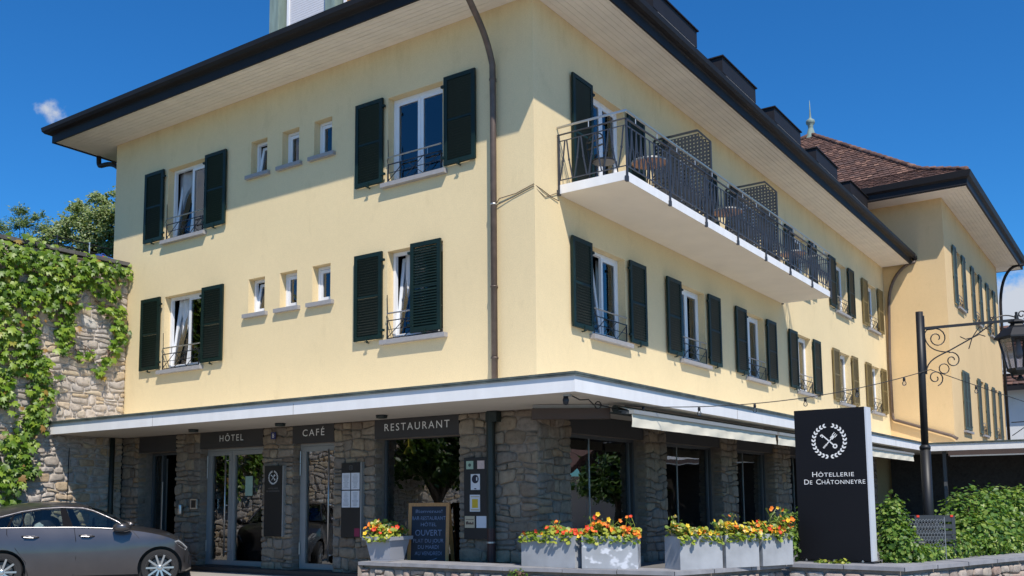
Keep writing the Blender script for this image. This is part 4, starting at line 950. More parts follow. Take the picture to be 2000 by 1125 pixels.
# balcony furniture ----------------------------------------------------
def bistro_table(loc, lab):
    t = thing('bistro_table', lab, 'table', loc, group='balcony bistro tables')
    mb = MB(); mb.lathe([(.30, .70), (.31, .705), (.31, .725), (.30, .73)], n=22, m=0); build('table_top', mb, ['table_wood'], t)
    mb = MB(); mb.lathe([(.315, .695), (.32, .70), (.32, .728), (.312, .732), (.312, .70)], n=22, cap=False); build('rim', mb, ['alu'], t, True)
    for k in range(3):
        a = k*2.1; mb = MB(); mb.tube([(.03*math.cos(a), .03*math.sin(a), .70), (.06*math.cos(a), .06*math.sin(a), .35), (.25*math.cos(a), .25*math.sin(a), 0)], .013, 6); build('leg', mb, ['iron'], t)
def bistro_chair(loc, rz, lab):
    t = thing('bistro_chair', lab, 'chair', loc, rz, group='balcony bistro chairs')
    mb = MB(); mb.lathe([(.19, .44), (.20, .45), (.20, .465), (.19, .47)], n=16); build('seat', mb, ['iron'], t)
    mb = MB(); mb.tube([(-.19, .15, .45), (-.19, .20, .75)]+bez((-.19, .20, .75), (-.19, .22, .93), (.19, .22, .93), (.19, .20, .75), 8)+[(.19, .15, .45)], .012, 6); mb.bar((-.18, .2, .66), (.18, .2, .66), .04, .012); mb.bar((-.18, .205, .77), (.18, .205, .77), .04, .012); build('backrest', mb, ['iron'], t)
    for sx in (-1, 1):
        for sy in (-1, 1): mb = MB(); mb.tube([(sx*.15, sy*.14, .45), (sx*.19, sy*.19, 0)], .011, 6); build('leg', mb, ['iron'], t)
for y, lab in ((2.43, 'round bistro table with brown top nearest the balcony corner'), (6.0, 'round bistro table in the middle bay of the balcony'), (10.17, 'round bistro table at the far end of the balcony')): bistro_table((.83, y, 6.287), lab)
for (x, y, rz, lab) in ((.55, 1.28, R(165), 'dark bistro chair before the first balcony door'), (.62, 3.25, R(10), 'dark bistro chair behind the nearest balcony table'), (.62, 5.5, R(170), 'dark bistro chair just past the first balcony screen'), (.62, 7.1, R(5), 'dark bistro chair before the second balcony screen'), (.62, 9.4, R(170), 'dark bistro chair just past the second balcony screen')): bistro_chair((x, y, 6.287), rz, lab)
# cables on the wall
mb = MB(); mb.tube([(-.72, -.03, 5.93), (-.66, -.03, 6.0), (-.35, -.012, 6.03), (-.008, -.012, 6.12), (.012, .2, 6.08), (.012, .5, 6.03), (.02, .69, 6.02)], .007, 5); mb.tube([(-.72, -.03, 5.90), (-.4, -.012, 5.98), (-.008, -.012, 6.08), (.012, .3, 5.98), (.02, .69, 6.16)], .006, 5)
tag(build('wall_cable', mb, ['pipe']), 'thin twin cable strung round the hotel corner to the balcony', 'cable')

# awnings ---------------------------------------------------------------
def awning(y0, y1, lab):
    t = thing('awning', lab, 'awning', (1.515, y0, 2.372), group='cream terrace awnings'); L = y1-y0
    mb = MB(); mb.tube([(-.12, .02, .09), (-.12, L-.02, .09)], .055, 10); mb.box(-.2, .0, .02, -.02, L, .045); build('roller', mb, ['pipe_dark'], t)
    mb = MB(); mb.box(.12, 0, .0, .20, L, .055); build('front_bar', mb, ['alu'], t)
    mb = MB(); rows = []
    for k in range(5):
        rows.append([(.165+.007*math.sin(i*1.7)*k/4+.009*math.sin(i*.6+k)*k/4, L*i/60, .0-.19*k/4) for i in range(61)])
    mb.grid(rows); build('valance', mb, ['awning'], t, True)
    mb = MB(); mb.quad((.14, .02, .045), (.14, L-.02, .045), (-.12, L-.02, .135), (-.12, .02, .135)); build('cloth', mb, ['awning'], t)
    for y in (.06, L-.06): mb = MB(); mb.bar((-.12, y, .05), (.13, y, .02), .05, .05); build('arm', mb, ['dark_alu'], t)
awning(-.10, 5.95, 'cream awning valance nearest the hotel corner'); awning(6.09, 12.05, 'cream awning half hidden behind the black pylon sign'); awning(12.2, 18.1, 'cream awning at the far end, right of pylon sign')
t = thing('awning_cassette', 'closed dark awning box under the far right canopy edge', 'awning', (2.35, 19.95, 2.38))
mb = MB(); mb.box(0, -.10, 0, 6, .10, .15); build('box', mb, ['brown'], t); mb = MB(); mb.box(.05, -.13, -.03, 6, -.09, .01); build('front_bar', mb, ['alu'], t)
t = thing('terrace_heater', 'slim brown box fixed diagonally under the canopy corner', 'heater', (.71, -.18, 2.34), math.atan2(.68, .93))
mb = MB(); mb.box(-.58, -.09, 0, .58, .07, .155); build('housing', mb, ['brown'], t); mb = MB(); mb.box(-.56, -.06, .156, .56, .06, .21); build('bracket', mb, ['alu'], t)
t = thing('security_camera', 'small dark security camera hanging under the canopy corner', 'camera', (1.42, -1.45, 2.555), R(20))
mb = MB(); mb.box(-.05, -.05, -.03, .05, .05, 0); build('base', mb, ['alu'], t); mb = MB(); mb.lathe([(.012, -.07), (.035, -.05), (.045, .0), (.03, .05)], (-.02, 0, -.08), 12); build('body', mb, ['iron'], t, True)
mb = MB(); pts = [(1.47, -1.40, 2.53), (1.44, -1.15, 2.50), (1.46, -.95, 2.52), (1.42, -.75, 2.47)]+[(1.42+.05*math.cos(a), -.62, 2.47+.05*math.sin(a)) for a in np.linspace(3.1, 9.0, 12)]+[(1.42, -.45, 2.47), (1.4, -.1, 2.46), (1.40, .22, 2.44)]
mb.tube(pts, .009, 6); tag(build('camera_cable', mb, ['black']), 'looped black cable below the canopy corner', 'cable')

# ------------------------------------------------------------------ annex building with pyramid roof
annex = thing('annex_building', 'ochre three-storey annex with steep tiled pyramid roof beside the hotel', 'building', (2.06, 22.86, 0))
AO = Vector((2.06, 22.86, 0))
def aloc(p): return tuple(Vector(p)-AO)
mb = MB(); ax0, ax1, ay0, ay1, az = -11.0, 2.06, 22.86, 35.6, 11.5
wins_A = [(25.45, 7.95), (29.3, 7.95), (33.0, 7.95), (29.3, 3.5), (33.0, 3.5)]
def ring(h): return [(ax0, ay0, h), (ax1, ay0, h)]
mb.quad(aloc((ax0, ay0, 2.6)), aloc((ax1, ay0, 2.6)), aloc((ax1, ay0, az)), aloc((ax0, ay0, az)))
holes = [(y-.55, y+.55, z, z+2.15) for y, z in wins_A]
us = sorted({ay0, ay1}|{h[0] for h in holes}|{h[1] for h in holes}); vv = sorted({-.3, az}|{h[2] for h in holes}|{h[3] for h in holes})
for a, b in zip(us, us[1:]):
    for c, d in zip(vv, vv[1:]):
        if any(h[0] < (a+b)/2 < h[1] and h[2] < (c+d)/2 < h[3] for h in holes): continue
        mb.quad(aloc((ax1, a, c)), aloc((ax1, b, c)), aloc((ax1, b, d)), aloc((ax1, a, d)))
for a, b, c, d in holes:
    for p, q in (((a, c), (b, c)), ((b, c), (b, d)), ((b, d), (a, d)), ((a, d), (a, c))): mb.quad(aloc((ax1, p[0], p[1])), aloc((ax1, q[0], q[1])), aloc((ax1-.2, q[0], q[1])), aloc((ax1-.2, p[0], p[1])))
mb.quad(aloc((ax1, ay1, -.3)), aloc((ax0, ay1, -.3)), aloc((ax0, ay1, az)), aloc((ax1, ay1, az))); mb.quad(aloc((ax0, ay0, -.3)), aloc((ax0, ay1, -.3)), aloc((ax0, ay1, az)), aloc((ax0, ay0, az)))
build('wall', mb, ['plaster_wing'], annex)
def ashutter(y, z, h, w=.60):
    fr, one, al, zs = cached(('ash', w, h), lambda: shutter_meshes(w, h, 'shutter_grey', -1))
    s = put('shutter', fr, annex, aloc((ax1+.055, y, z)), (0, 0, R(90))); tag(put('slats', al, s), kind='stuff')
for i, (y, z) in enumerate(wins_A):
    h = 2.15
    def awin():
        mb = MB(); frame_rect(mb, -.548, .548, .003, h-.003, .14, .195, .06); mb.box(-.03, .14, .06, .03, .195, h-.06); mb.box(-.49, .19, .06, .49, .23, h-.06, 1); return mb.mesh('window', ['pvc', 'room'])
    w_ = put('window', cached('awin', awin), annex, aloc((ax1, y, z)), (0, 0, R(90)))
    put('pane', cached('apane', lambda: pane_mesh(.98, h-.12)), w_, (0, .13, .06)); put('sill', cached('asill', lambda: sill_mesh(1.1, .11)), w_); put('guard_rail', cached('arail', lambda: rail_mesh(1.06)), w_)
    ashutter(y-.55-.06-.62, z+.03, h-.03); ashutter(y+.55+.06, z+.03, h-.03)
ashutter(24.80, 3.5, 2.12, .63); ashutter(25.47, 3.5, 2.12, .63)
mb = MB(); mb.box(-.8, -.1, -.08, .8, .05, 0); put('sill', mb.mesh('sill', ['sill']), annex, aloc((ax1, 25.45, 3.46)), (0, 0, R(90)))
# eaves
ao = .99; ex0, ex1, ey0, ey1 = ax0-ao, ax1+ao, ay0-ao, ay1+ao
for k in range(8):
    o0, o1 = k*ao/8+.003, (k+1)*ao/8-.003
    mb = MB(); mb.prism([aloc((ax1+o0, ay0-o0, 0))[:2], aloc((ax1+o1, ay0-o1, 0))[:2], aloc((ax1+o1, ay1+o1, 0))[:2], aloc((ax1+o0, ay1+o0, 0))[:2]], az-.02, az); build('soffit_board', mb, ['soffit'], annex)
mb = MB(); mb.prism([aloc((ax0, ay0, 0))[:2], aloc((ax1, ay0, 0))[:2], aloc((ex1, ey0, 0))[:2], aloc((ex0, ey0, 0))[:2]], az-.02, az); build('soffit', mb, ['soffit'], annex); mb = MB(); mb.prism([aloc((ax0, ay1, 0))[:2], aloc((ax1, ay1, 0))[:2], aloc((ex1, ey1, 0))[:2], aloc((ex0, ey1, 0))[:2]], az-.02, az); build('soffit', mb, ['soffit'], annex)
zg = 11.5
mb = MB(); gp_ = [(.0, zg-.03), (.0, zg+.20), (.10, zg+.26), (.14, zg+.46), (-.06, zg+.46), (-.06, zg-.03)]
cor = [(ex0, ey0, -1, -1), (ex1, ey0, 1, -1), (ex1, ey1, 1, 1), (ex0, ey1, -1, 1)]
N = len(gp_)
for (x, y, sx, sy) in cor: mb.v += [aloc((x+sx*o, y+sy*o, z)) for o, z in gp_]
for w in range(4):
    for j in range(N): a = w*N+j; b = w*N+(j+1) % N; c2 = ((w+1) % 4)*N; mb.f.append((a, b, c2+(j+1) % N, c2+j)); mb.m.append(0)
build('gutter', mb, ['gutter'], annex)
# roof: flared lower course, steeper above, tiles as real courses on the two slopes that face the street
apex = Vector((-4.18, 29.13, 17.15)); t1 = 1.76; zb = 12.83; ze = 11.95
def rp(fx, fy, lev):    # corner of the roof at level 0 eave,1 break
    ins = 0 if lev == 0 else t1
    return Vector((ex0+ins if fx == 0 else ex1-ins, ey0+ins if fy == 0 else ey1-ins, ze if lev == 0 else zb))
mb = MB()
cs = [(0,0),(1,0),(1,1),(0,1)]
for k in range(4):
    a, b = cs[k], cs[(k+1) % 4]
    mb.quad(aloc(rp(*a, 0)), aloc(rp(*b, 0)), aloc(rp(*b, 1)), aloc(rp(*a, 1))); mb.poly([aloc(rp(*a, 1)), aloc(rp(*b, 1)), aloc(apex)])
build('roof', mb, ['tile_far'], annex)
def tile_slope(c0, c1, top0, top1, nrow, tw=.20):
    mb = MB(); c0, c1, top0, top1 = map(Vector, (c0, c1, top0, top1))
    nn = (c1-c0).cross(top0-c0).normalized()
    if nn.z < 0: nn = -nn
    for r in range(nrow):
        f0, f1 = r/nrow, min(1, (r+1.25)/nrow); A, B = c0.lerp(top0, f0), c1.lerp(top1, f0); C, D = c0.lerp(top0, f1), c1.lerp(top1, f1)
        L = (B-A).length; n_ = max(1, int(L/tw)); dirv = (B-A).normalized(); upv = ((C+D)/2-(A+B)/2); sh = (r % 2)*.5
        upn = upv - dirv*upv.dot(dirv)
        for k in range(n_):
            x0 = A + dirv*((k+sh*.9)*L/n_); jz = random.uniform(0, .018)
            w = dirv*(L/n_*.95)
            if (k+sh+1) > n_: w = dirv*(L/n_*.5)
            a0, b0 = x0+nn*(.05+jz), x0+w+nn*(.05+jz); a1, b1 = a0+upn-nn*.035, b0+upn-nn*.035
            mid = (a0+b0)/2 - upn*.12
            mb.poly([a0, mid, b0, b1, a1]); mb.quad(a0-nn*.03, b0-nn*.03, b0, a0)
    mb.v = [aloc(v) for v in mb.v]
    return tag(build('tiles', mb, ['tile_far'], annex), kind='stuff')
tile_slope(rp(0,0,1), rp(1,0,1), apex, apex, 32); tile_slope(rp(0,0,0), rp(1,0,0), rp(0,0,1), rp(1,0,1), 7)
tile_slope(rp(1,0,1), rp(1,1,1), apex, apex, 32, .3); tile_slope(rp(1,0,0), rp(1,1,0), rp(1,0,1), rp(1,1,1), 7, .3)
def hip_tile(a, b):
    mb = MB(); a, b = Vector(aloc(a)), Vector(aloc(b)); mb.tube([a, b], [.11, .085], 8); return build('ridge_tile', mb, ['tile_far'], annex, True)
for (p, q, n_) in ((rp(1,0,1), apex, 22), (rp(1,0,0), rp(1,0,1), 6), (rp(0,0,1), apex, 14)):
    for k in range(n_): hip_tile(Vector(p).lerp(q, k/n_)+Vector((0,0,.06)), Vector(p).lerp(q, (k+1.12)/n_)+Vector((0,0,.05)))
mb = MB(); mb.lathe([(.45, -.40), (.30, -.18), (.19, .05), (.13, .27), (.10, .38), (.13, .42), (.10, .46), (.18, .53), (.205, .62), (.17, .71), (.07, .77), (.05, .83), (.03, 1.15), (.010, 1.62)], aloc(apex), 10)
build('finial', mb, ['copper'], annex, True)
mb = MB(); mb.tube([aloc((ex1+.08, ey1-.4, zg+.1))]+[aloc(p) for p in bez((ex1+.05, ay1-.1, zg-.05), (ex1-.5, ay1-.1, zg+.1), (ax1+.1, ay1-.1, zg-.7), (ax1+.1, ay1-.1, zg-2.0), 10)]+[aloc((ax1+.1, ay1-.1, 3))], .065, 8); build('downpipe', mb, ['gutter'], annex, True)
# dark stone wall below the annex canopy
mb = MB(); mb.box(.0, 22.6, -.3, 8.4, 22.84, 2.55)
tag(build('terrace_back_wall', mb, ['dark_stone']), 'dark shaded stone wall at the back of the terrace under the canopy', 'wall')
for x, lab in ((.9, 'slim dark canopy post left of the hedge in the terrace shade'),):
    t = thing('canopy_post', lab, 'post', (x+1.2, 20.6, 0)); mb = MB(); mb.box(-.05, -.05, .02, .05, .05, 2.55); build('shaft', mb, ['dark_alu'], t); mb = MB(); mb.box(-.12, -.12, 0, .12, .12, .02); build('base_plate', mb, ['dark_alu'], t)

# ------------------------------------------------------------------ far white house
wh = thing('white_house', 'white house with brown tiled roof far behind the annex and lantern', 'house', (4, 50, 0))
mb = MB(); mb.box(-5, 0, -.5, 8, 9, 7.25); build('wall', mb, ['house_white'], wh)
mb = MB(); mb.extr([(-5.6, -.8, 7.3), (8.6, -.8, 7.3), (8.6, 4.5, 11.6), (-5.6, 4.5, 11.6)], (0, 0, 0), (0, 0, .15)); mb.extr([(-5.6, 9.8, 7.3), (8.6, 9.8, 7.3), (8.6, 4.5, 11.6), (-5.6, 4.5, 11.6)], (0, 0, 0), (0, 0, .15)); rf = build('roof', mb, ['tile_far'], wh)
tm = MB(); 
for r in range(20):
    for k in range(46):
        f0 = r/20; y0, z0 = -.8+5.3*f0, 7.46+4.3*f0; x0 = -5.6+k*.31; tm.quad((x0, y0-.06, z0+.05+random.uniform(0, .03)), (x0+.29, y0-.06, z0+.05), (x0+.29, y0+.28, z0+.25), (x0, y0+.28, z0+.25))
tag(build('tiles', tm, ['tile_far'], rf), kind='stuff')
mb = MB(); mb.box(-5.7, -.95, 7.15, 8.7, -.8, 7.4); build('gutter', mb, ['gutter'], wh)
mb = MB(); mb.box(-4.3, -.2, 8.2, -2.6, 2.5, 9.5); d = build('dormer', mb, ['house_white'], wh); mb = MB(); mb.box(-4.5, -.4, 9.5, -2.4, 2.8, 9.75); build('dormer_roof', mb, ['tile_far'], d); mb = MB(); frame_rect(mb, -4.1, -2.8, 8.4, 9.4, -.24, -.2, .1); mb.box(-3.5, -.24, 8.5, -3.4, -.2, 9.3); build('window', mb, ['pvc'], d)
for x in (-2, 2, 5):
    mb = MB(); frame_rect(mb, x, x+1.1, 1.8, 3.4, -.03, .05, .08); w_ = build('window', mb, ['pvc'], wh); mb = MB(); mb.box(x+.08, -.01, 1.88, x+1.02, .01, 3.32); build('pane', mb, ['glass'], w_)
t = thing('iron_bracket', 'wrought iron scroll bracket in front of the far white house', 'bracket', (2.25, 35.9, 4.4))
def spiral(c, r0, turns, a0, plane, n=22, sgn=1):
    out = []
    for i in range(n+1):
        f = i/n; a = a0+sgn*f*turns*2*math.pi; r = r0*(1-.78*f); p = Vector(plane[0])*math.cos(a)*r + Vector(plane[1])*math.sin(a)*r; out.append(Vector(c)+p)
    return out
mb = MB(); PX = ((1,0,0), (0,0,1)); mb.tube([(0, 0, 0), (1.9, 0, .05)], .025, 6); mb.tube([(0, 0, -.6), (.5, 0, -.25), (.8, 0, -.03)], .02, 6); mb.tube(spiral((.75, 0, -.12), .12, 1.2, 1.5, PX), .015, 6); mb.tube(spiral((1.5, 0, -.2), .22, 1.3, 1.5, PX), .018, 6)
build('scrollwork', mb, ['iron'], t)

# ------------------------------------------------------------------ retaining wall with ivy
rw = thing('garden_wall', 'tall rubble stone retaining wall half covered by ivy left of the hotel', 'wall', (-10.73, -9.0, 0), R(90))
mb = MB(); mb.box(-7, .012, -.5, 8.98, .55, 6.34); build('wall_core', mb, ['mortar_light'], rw)
for k in range(-5, 7):
    a = k*1.285; mb = MB(); mb.box(a+.004, -.07, 6.365, min(a+1.281, 8.98), .60, 6.445); build('coping_slab', mb, ['dark_coping'], rw)
rnd = random.Random(9); polys = rubble(11.6, 6.4, rnd, .08, .22, .12, .42, .045); restmb = MB(); cnt = 0
items = []
for pl in polys:
    cxp = 9.0-11.6+sum(p[0] for p in pl)/len(pl)-9.0; czp = sum(p[1] for p in pl)/len(pl)-.06
    items.append((pl, cxp, czp))
for pl, yy, zz in items:
    mb = MB(); stone(mb, pl, rnd, .027, gap=.018, back=.05, u0=9.0-11.6, v0=-.06)
    if yy > -2.75 and zz > .9 and not (zz > 5.3) and not (yy < -1.9 and zz > 3.4) and cnt < 300:
        s = build('stone', mb, ['wall_stone'], rw); smooth_angle(s, 55); cnt += 1
    else:
        off = len(restmb.v); restmb.v += mb.v; restmb.f += [tuple(i+off for i in f) for f in mb.f]; restmb.m += mb.m
o = build('stones', restmb, ['wall_stone'], rw); smooth_angle(o, 55); o['kind'] = 'stuff'
mb = MB(); mb.tube([(8.70, -.08, -.3), (8.70, -.08, 2.55)], .055, 10); build('downpipe', mb, ['pipe_dark'], rw, True)
mb = MB(); mb.tube([(8.99+.0, -.05, -.2), (8.97, -.05, 1.2), (8.985, -.05, 1.9), (8.975, -.05, 2.54)], .014, 6); mb.tube([(7.75, -.03, .9), (7.76, -.03, 2.3)], .008, 5); build('cable', mb, ['black'], rw)

ivy = thing('ivy', 'bright green ivy hanging over the tall stone wall left of hotel', 'ivy', (-10.70, -1.6, .5))
IO = np.array([-10.70, -1.6, .5])
BL = [  # strands of cover in wall coordinates: (y0,z0,y1,z1,half width)
 (-4.4, 6.0, -2.0, 6.02, .50), (-2.4, 6.0, -1.0, 6.05, .42), (-1.3, 6.15, -.10, 6.2, .28), (-4.4, 5.2, -2.1, 5.2, .55), (-2.1, 5.5, -1.35, 5.55, .34),
 (-4.4, 4.4, -2.3, 4.3, .5), (-1.45, 5.6, -1.38, 4.55, .19), (-1.62, 5.0, -1.46, 4.25, .15), (-1.0, 5.75, -.35, 5.68, .16), (-.75, 5.3, -.15, 5.35, .13), (-.35, 5.2, -.22, 4.75, .17), (-.22, 4.8, -.45, 4.30, .13),
 (-.45, 4.3, -.6, 4.05, .10), (-.95, 4.28, -.85, 4.22, .13), (-1.18, 4.22, -1.13, 4.18, .10), (-.70, 3.98, -.62, 3.95, .13), (-2.3, 4.4, -1.95, 3.6, .34), (-2.05, 3.9, -1.78, 3.25, .20), (-2.05, 3.4, -1.95, 2.75, .26), (-2.15, 2.9, -2.2, 2.4, .22),
 (-2.5, 2.5, -2.25, 1.9, .26), (-2.3, 2.0, -2.05, 1.75, .16), (-2.6, 1.9, -2.45, 1.3, .28), (-3.2, 3.6, -2.7, 3.2, .30), (-2.75, 3.4, -2.5, 3.7, .2), (-4.2, 3.0, -3.0, 2.0, .5),
 (-11.5, 5.6, -4.6, 5.6, .75), (-11.0, 4.3, -9.0, 4.0, .7), (-8.2, 4.5, -7.0, 3.4, .6), (-6.3, 4.6, -5.2, 3.6, .55), (-10.2, 3.0, -9.4, 2.0, .5), (-7.4, 2.8, -6.6, 2.2, .45)]
P, S = [], []
for (y0, z0, y1, z1, r) in BL:
    L = math.hypot(y1-y0, z1-z0); n_ = int((L*2*r + 3.14*r*r)*(150 if y1 > -4.5 else 70))
    t_ = rng.random(n_); yy = y0+(y1-y0)*t_ + rng.normal(size=n_)*r*.50; zz = z0+(z1-z0)*t_ + rng.normal(size=n_)*r*.50
    ok = (zz < 6.60) & (yy < .02); n2 = ok.sum(); P.append(np.stack([.05+rng.random(n2)*.20*min(1, r*2.5), yy[ok], zz[ok]], 1))
P = np.concatenate(P); P[:, 0] += -10.70
top = P[:, 2] > 6.3; P[top, 0] -= rng.random(top.sum())*.25
n_ = len(P); S = .06+.12*rng.random(n_)**.8
Nn = np.stack([np.full(n_, .85), np.full(n_, -.28), np.full(n_, .42)], 1) + rng.normal(size=(n_, 3))*.30
Tt = np.stack([rng.normal(size=n_)*.25+.25, rng.normal(size=n_)*.45, -np.ones(n_)], 1)
order = np.argsort(-P[:, 0]); vis = [i for i in order if P[i, 1] > -2.75][:300]
rest = np.setdiff1d(np.arange(n_), vis)
tag(put('foliage', leaves_mesh('foliage', P[rest]-IO, Nn[rest], Tt[rest], S[rest], 'ivy', ['ivy']), ivy), kind='stuff')
lm = leaves_mesh('leaf', np.zeros((1, 3)), np.array([[0, 0, 1.]]), np.array([[0, 1., 0]]), [1.0], 'ivy', ['ivy'])
for i in vis:
    nz_ = Vector(Nn[i]).normalized(); tt = Vector(Tt[i]); tt = (tt-nz_*tt.dot(nz_)).normalized(); bb = tt.cross(nz_)
    mm = Matrix(((bb.x, tt.x, nz_.x), (bb.y, tt.y, nz_.y), (bb.z, tt.z, nz_.z))).to_4x4()
    o = put('leaf', lm, ivy); o.matrix_local = Matrix.Translation(Vector(P[i]-IO)) @ mm @ Matrix.Diagonal((S[i]*1.1, S[i]*1.1, S[i]*1.1, 1))
mb = MB()
for (y0, z0, y1, z1, r) in BL:
    for q in range(3 if r < .3 else 5):
        a = Vector((-10.68+.02, y0+random.uniform(-r, r)*.6, z0+.15)); b = Vector((-10.66, y1+random.uniform(-r, r)*.6, z1-.1)); mb.tube([a-Vector(IO), (a+b)/2-Vector(IO)+Vector((.02, random.uniform(-.08, .08), 0)), b-Vector(IO)], [.012, .009, .005], 5)
build('stem', mb, ['stem'], ivy)

# garden above the wall ---------------------------------------------------
def limb_tree(name, lab, cat, base, h, clumps, nleaf, lsize, shape, matn, trunk_r=.12, spread=.45, group=None):
    t = thing(name, lab, cat, base, group=group); mb = MB()
    top = Vector((0, 0, h*.45)); mb.tube([(0, 0, -.2), (.03, .02, h*.2), top], [trunk_r, trunk_r*.8, trunk_r*.55], 8)
    P, N_, T_ = [], [], []
    for (cx, cy, cz, rr) in clumps:
        c = Vector((cx, cy, cz)); mid = top.lerp(c, .5)+Vector((random.uniform(-.2, .2), random.uniform(-.2, .2), .1)); mb.tube([top*.75, mid, c], [trunk_r*.45, trunk_r*.28, trunk_r*.1], 6)
        k = int(nleaf*rr*rr/sum(q[3]**2 for q in clumps)); ns = max(6, int(k/26))
        # sprays: twigs from the clump centre outwards, with leaves along them
        d = unit(ns); d[:, 2] = np.abs(d[:, 2])*.9 - .25
        ln = rr*(.55+.6*rng.random(ns))
        for q in range(ns):
            m_ = k//ns; tt = .25+.75*rng.random(m_)**.7; pp = np.array(c)[None] + d[q][None]*(ln[q]*tt)[:, None] + rng.normal(size=(m_, 3))*rr*.085; P.append(pp)
            N_.append(rng.normal(size=(m_, 3))*.6+np.array([.55, -.45, .8])); T_.append(d[q][None]+rng.normal(size=(m_, 3))*.6)
            if q % 3 == 0: mb.tube([c, c+Vector(d[q])*ln[q]*.9], [trunk_r*.08, .006], 4)
    P = np.concatenate(P); N_ = np.concatenate(N_); T_ = np.concatenate(T_)
    build('trunk', mb, ['bark'], t)
    tag(put('crown', leaves_mesh('crown', P, N_, T_, rng.uniform(.6, 1.25, len(P))*lsize, shape, [matn]), t), kind='stuff')
    return t
limb_tree('tree', 'silvery green tree rising above the ivy wall beside the hotel', 'tree', (-14.1, 1.0, 6.2), 3.0,
          [(.35, .35, 2.15, .62), (.75, .75, 2.1, .7), (-.2, -.1, 1.9, .6), (-.55, -.4, 1.6, .55), (.1, .1, 1.3, .65), (.6, .6, 1.3, .7), (1.1, 1.1, 1.7, .7), (-.5, -.3, 1.1, .5), (.2, .2, 2.55, .38), (.62, .5, 2.72, .35), (.95, .95, 2.6, .4), (.4, .4, .75, .6), (-.85, -.65, 1.35, .5), (-.15, -.1, 2.3, .4), (.3, .3, 1.7, .6)], 26000, .066, 'oval', 'olive', .09)
limb_tree('shrub', 'loose open shrub above the wall at the left picture edge', 'shrub', (-15.4, .0, 6.2), 2.4,
          [(.0, .0, 1.9, .45), (.45, .4, 1.75, .42), (-.5, -.35, 1.8, .5), (-.9, -.7, 1.5, .55), (.2, .15, 1.35, .5), (-.05, .0, 2.25, .3), (.6, .5, 1.25, .45), (-.4, -.3, 1.2, .5), (.35, .3, 2.1, .25)], 9500, .075, 'thin', 'shrub', .05)
limb_tree('hedge_shrub', 'dense low dark shrub just behind the coping of ivy wall', 'shrub', (-12.9, -.9, 6.25), 1.2,
          [(.0, .2, .35, .40), (-.1, -.6, .55, .45), (-.2, -1.4, .7, .5), (.1, .9, .3, .4), (-.3, -2.2, .8, .5), (.3, 1.5, .25, .4)], 8000, .055, 'thin', 'shrub', .03)
limb_tree('tree', 'bushy tree far behind the garden railing', 'tree', (-19.5, 5.6, 6.0), 3.2,
          [(.0, .0, 1.6, 1.0), (1.2, 1.0, 1.6, 1.0), (-1.2, -1.0, 1.5, 1.0), (.6, .5, .8, 1.0), (-2.2, -2.0, 1.3, .9), (2.4, 2.0, 1.3, 1.0)], 14000, .10, 'oval', 'olive', .14)
t = thing('garden_railing', 'thin dark garden railing on top of the ivy wall', 'railing', (-11.55, -1.5, 6.29), R(90))
mb = MB()
for z in (.45, .62): mb.tube([(.2, 0, z), (3.9, 0, z-.02)], .014, 6)
build('rails', mb, ['iron'], t)
for x in (.3, 1.05, 1.9, 2.8): mb = MB(); mb.tube([(x, 0, 0), (x, 0, .66)], .016, 6); build('post', mb, ['steel' if x == 1.05 else 'iron'], t)
t = thing('blue_bag', 'small blue cloth bag with red mark by the garden railing', 'bag', (-11.05, -.42, 6.445), R(90))
mb = MB(); mb.box(-.14, -.06, 0, .14, .07, .14); mb.v = [(v[0]*(1.0 if v[2] < .1 else 1.08), v[1], v[2]-(.03 if v[2] > .1 and v[0] > 0 else 0)) for v in mb.v]; build('body', mb, ['blue'], t); mb = MB(); mb.box(-.06, -.064, .04, .04, -.061, .11); build('print', mb, ['red'], t); mb = MB(); mb.tube(bez((-.06, 0, .12), (-.06, 0, .2), (.06, 0, .2), (.06, 0, .10), 6), .008, 5); build('handle', mb, ['blue'], t)

# ------------------------------------------------------------------ low stone wall with coping
low = thing('low_terrace_wall', 'low rubble wall with grey coping slabs in front of the terrace', 'wall', (-2.6, -1.2, 0))
LO = Vector((-2.6, -1.2, 0))
def offset_in(pl, d):
    out = []
    for k, p in enumerate(pl):
        p = Vector(p); a = Vector(pl[max(0, k-1)]); b = Vector(pl[min(len(pl)-1, k+1)]); t = (b-a).normalized(); nrm = Vector((-t.y, t.x)); out.append(p+nrm*d)
    return out
def low_wall(pl, zt, width, n0):
    inn = offset_in(pl, width); rnd = random.Random(n0); fr = offset_in(pl, .09); bk = offset_in(pl, width-.05)
    for k in range(len(pl)-1):
        a, b, c, d = Vector(pl[k]), Vector(pl[k+1]), inn[k+1], inn[k]; L = (b-a).length; n_ = max(1, round(L/.78))
        for q in range(n_):
            f0, f1 = q/n_+.003, (q+1)/n_-.003; dz = rnd.uniform(-.003, .003)
            P_ = [a.lerp(b, f0), a.lerp(b, f1), d.lerp(c, f1), d.lerp(c, f0)]
            mb = MB(); mb.prism([(p.x-LO.x, p.y-LO.y) for p in P_], zt-.052+dz, zt+dz); build('coping_slab', mb, ['coping'], low)
        a2, b2, c2, d2 = fr[k], fr[k+1], bk[k+1], bk[k]
        mb = MB(); mb.prism([(p.x-LO.x, p.y-LO.y) for p in (a2, b2, c2, d2)], -.6, zt-.054); build('wall_core', mb, ['mortar'], low)
        dirv = (b2-a2); L = dirv.length; ang = math.atan2(dirv.y, dirv.x); 
        for pl_ in rubble(L, zt+.46-.10, rnd, .10, .17, .13, .30, .015):
            mb = MB(); stone(mb, pl_, rnd, .05, gap=.008, back=.03, u0=0, v0=-.46)
            s = build('stone', mb, ['low_stone'], low, loc=(a2.x-LO.x, a2.y-LO.y, 0), rot=(0, 0, ang)); smooth_angle(s, 55)
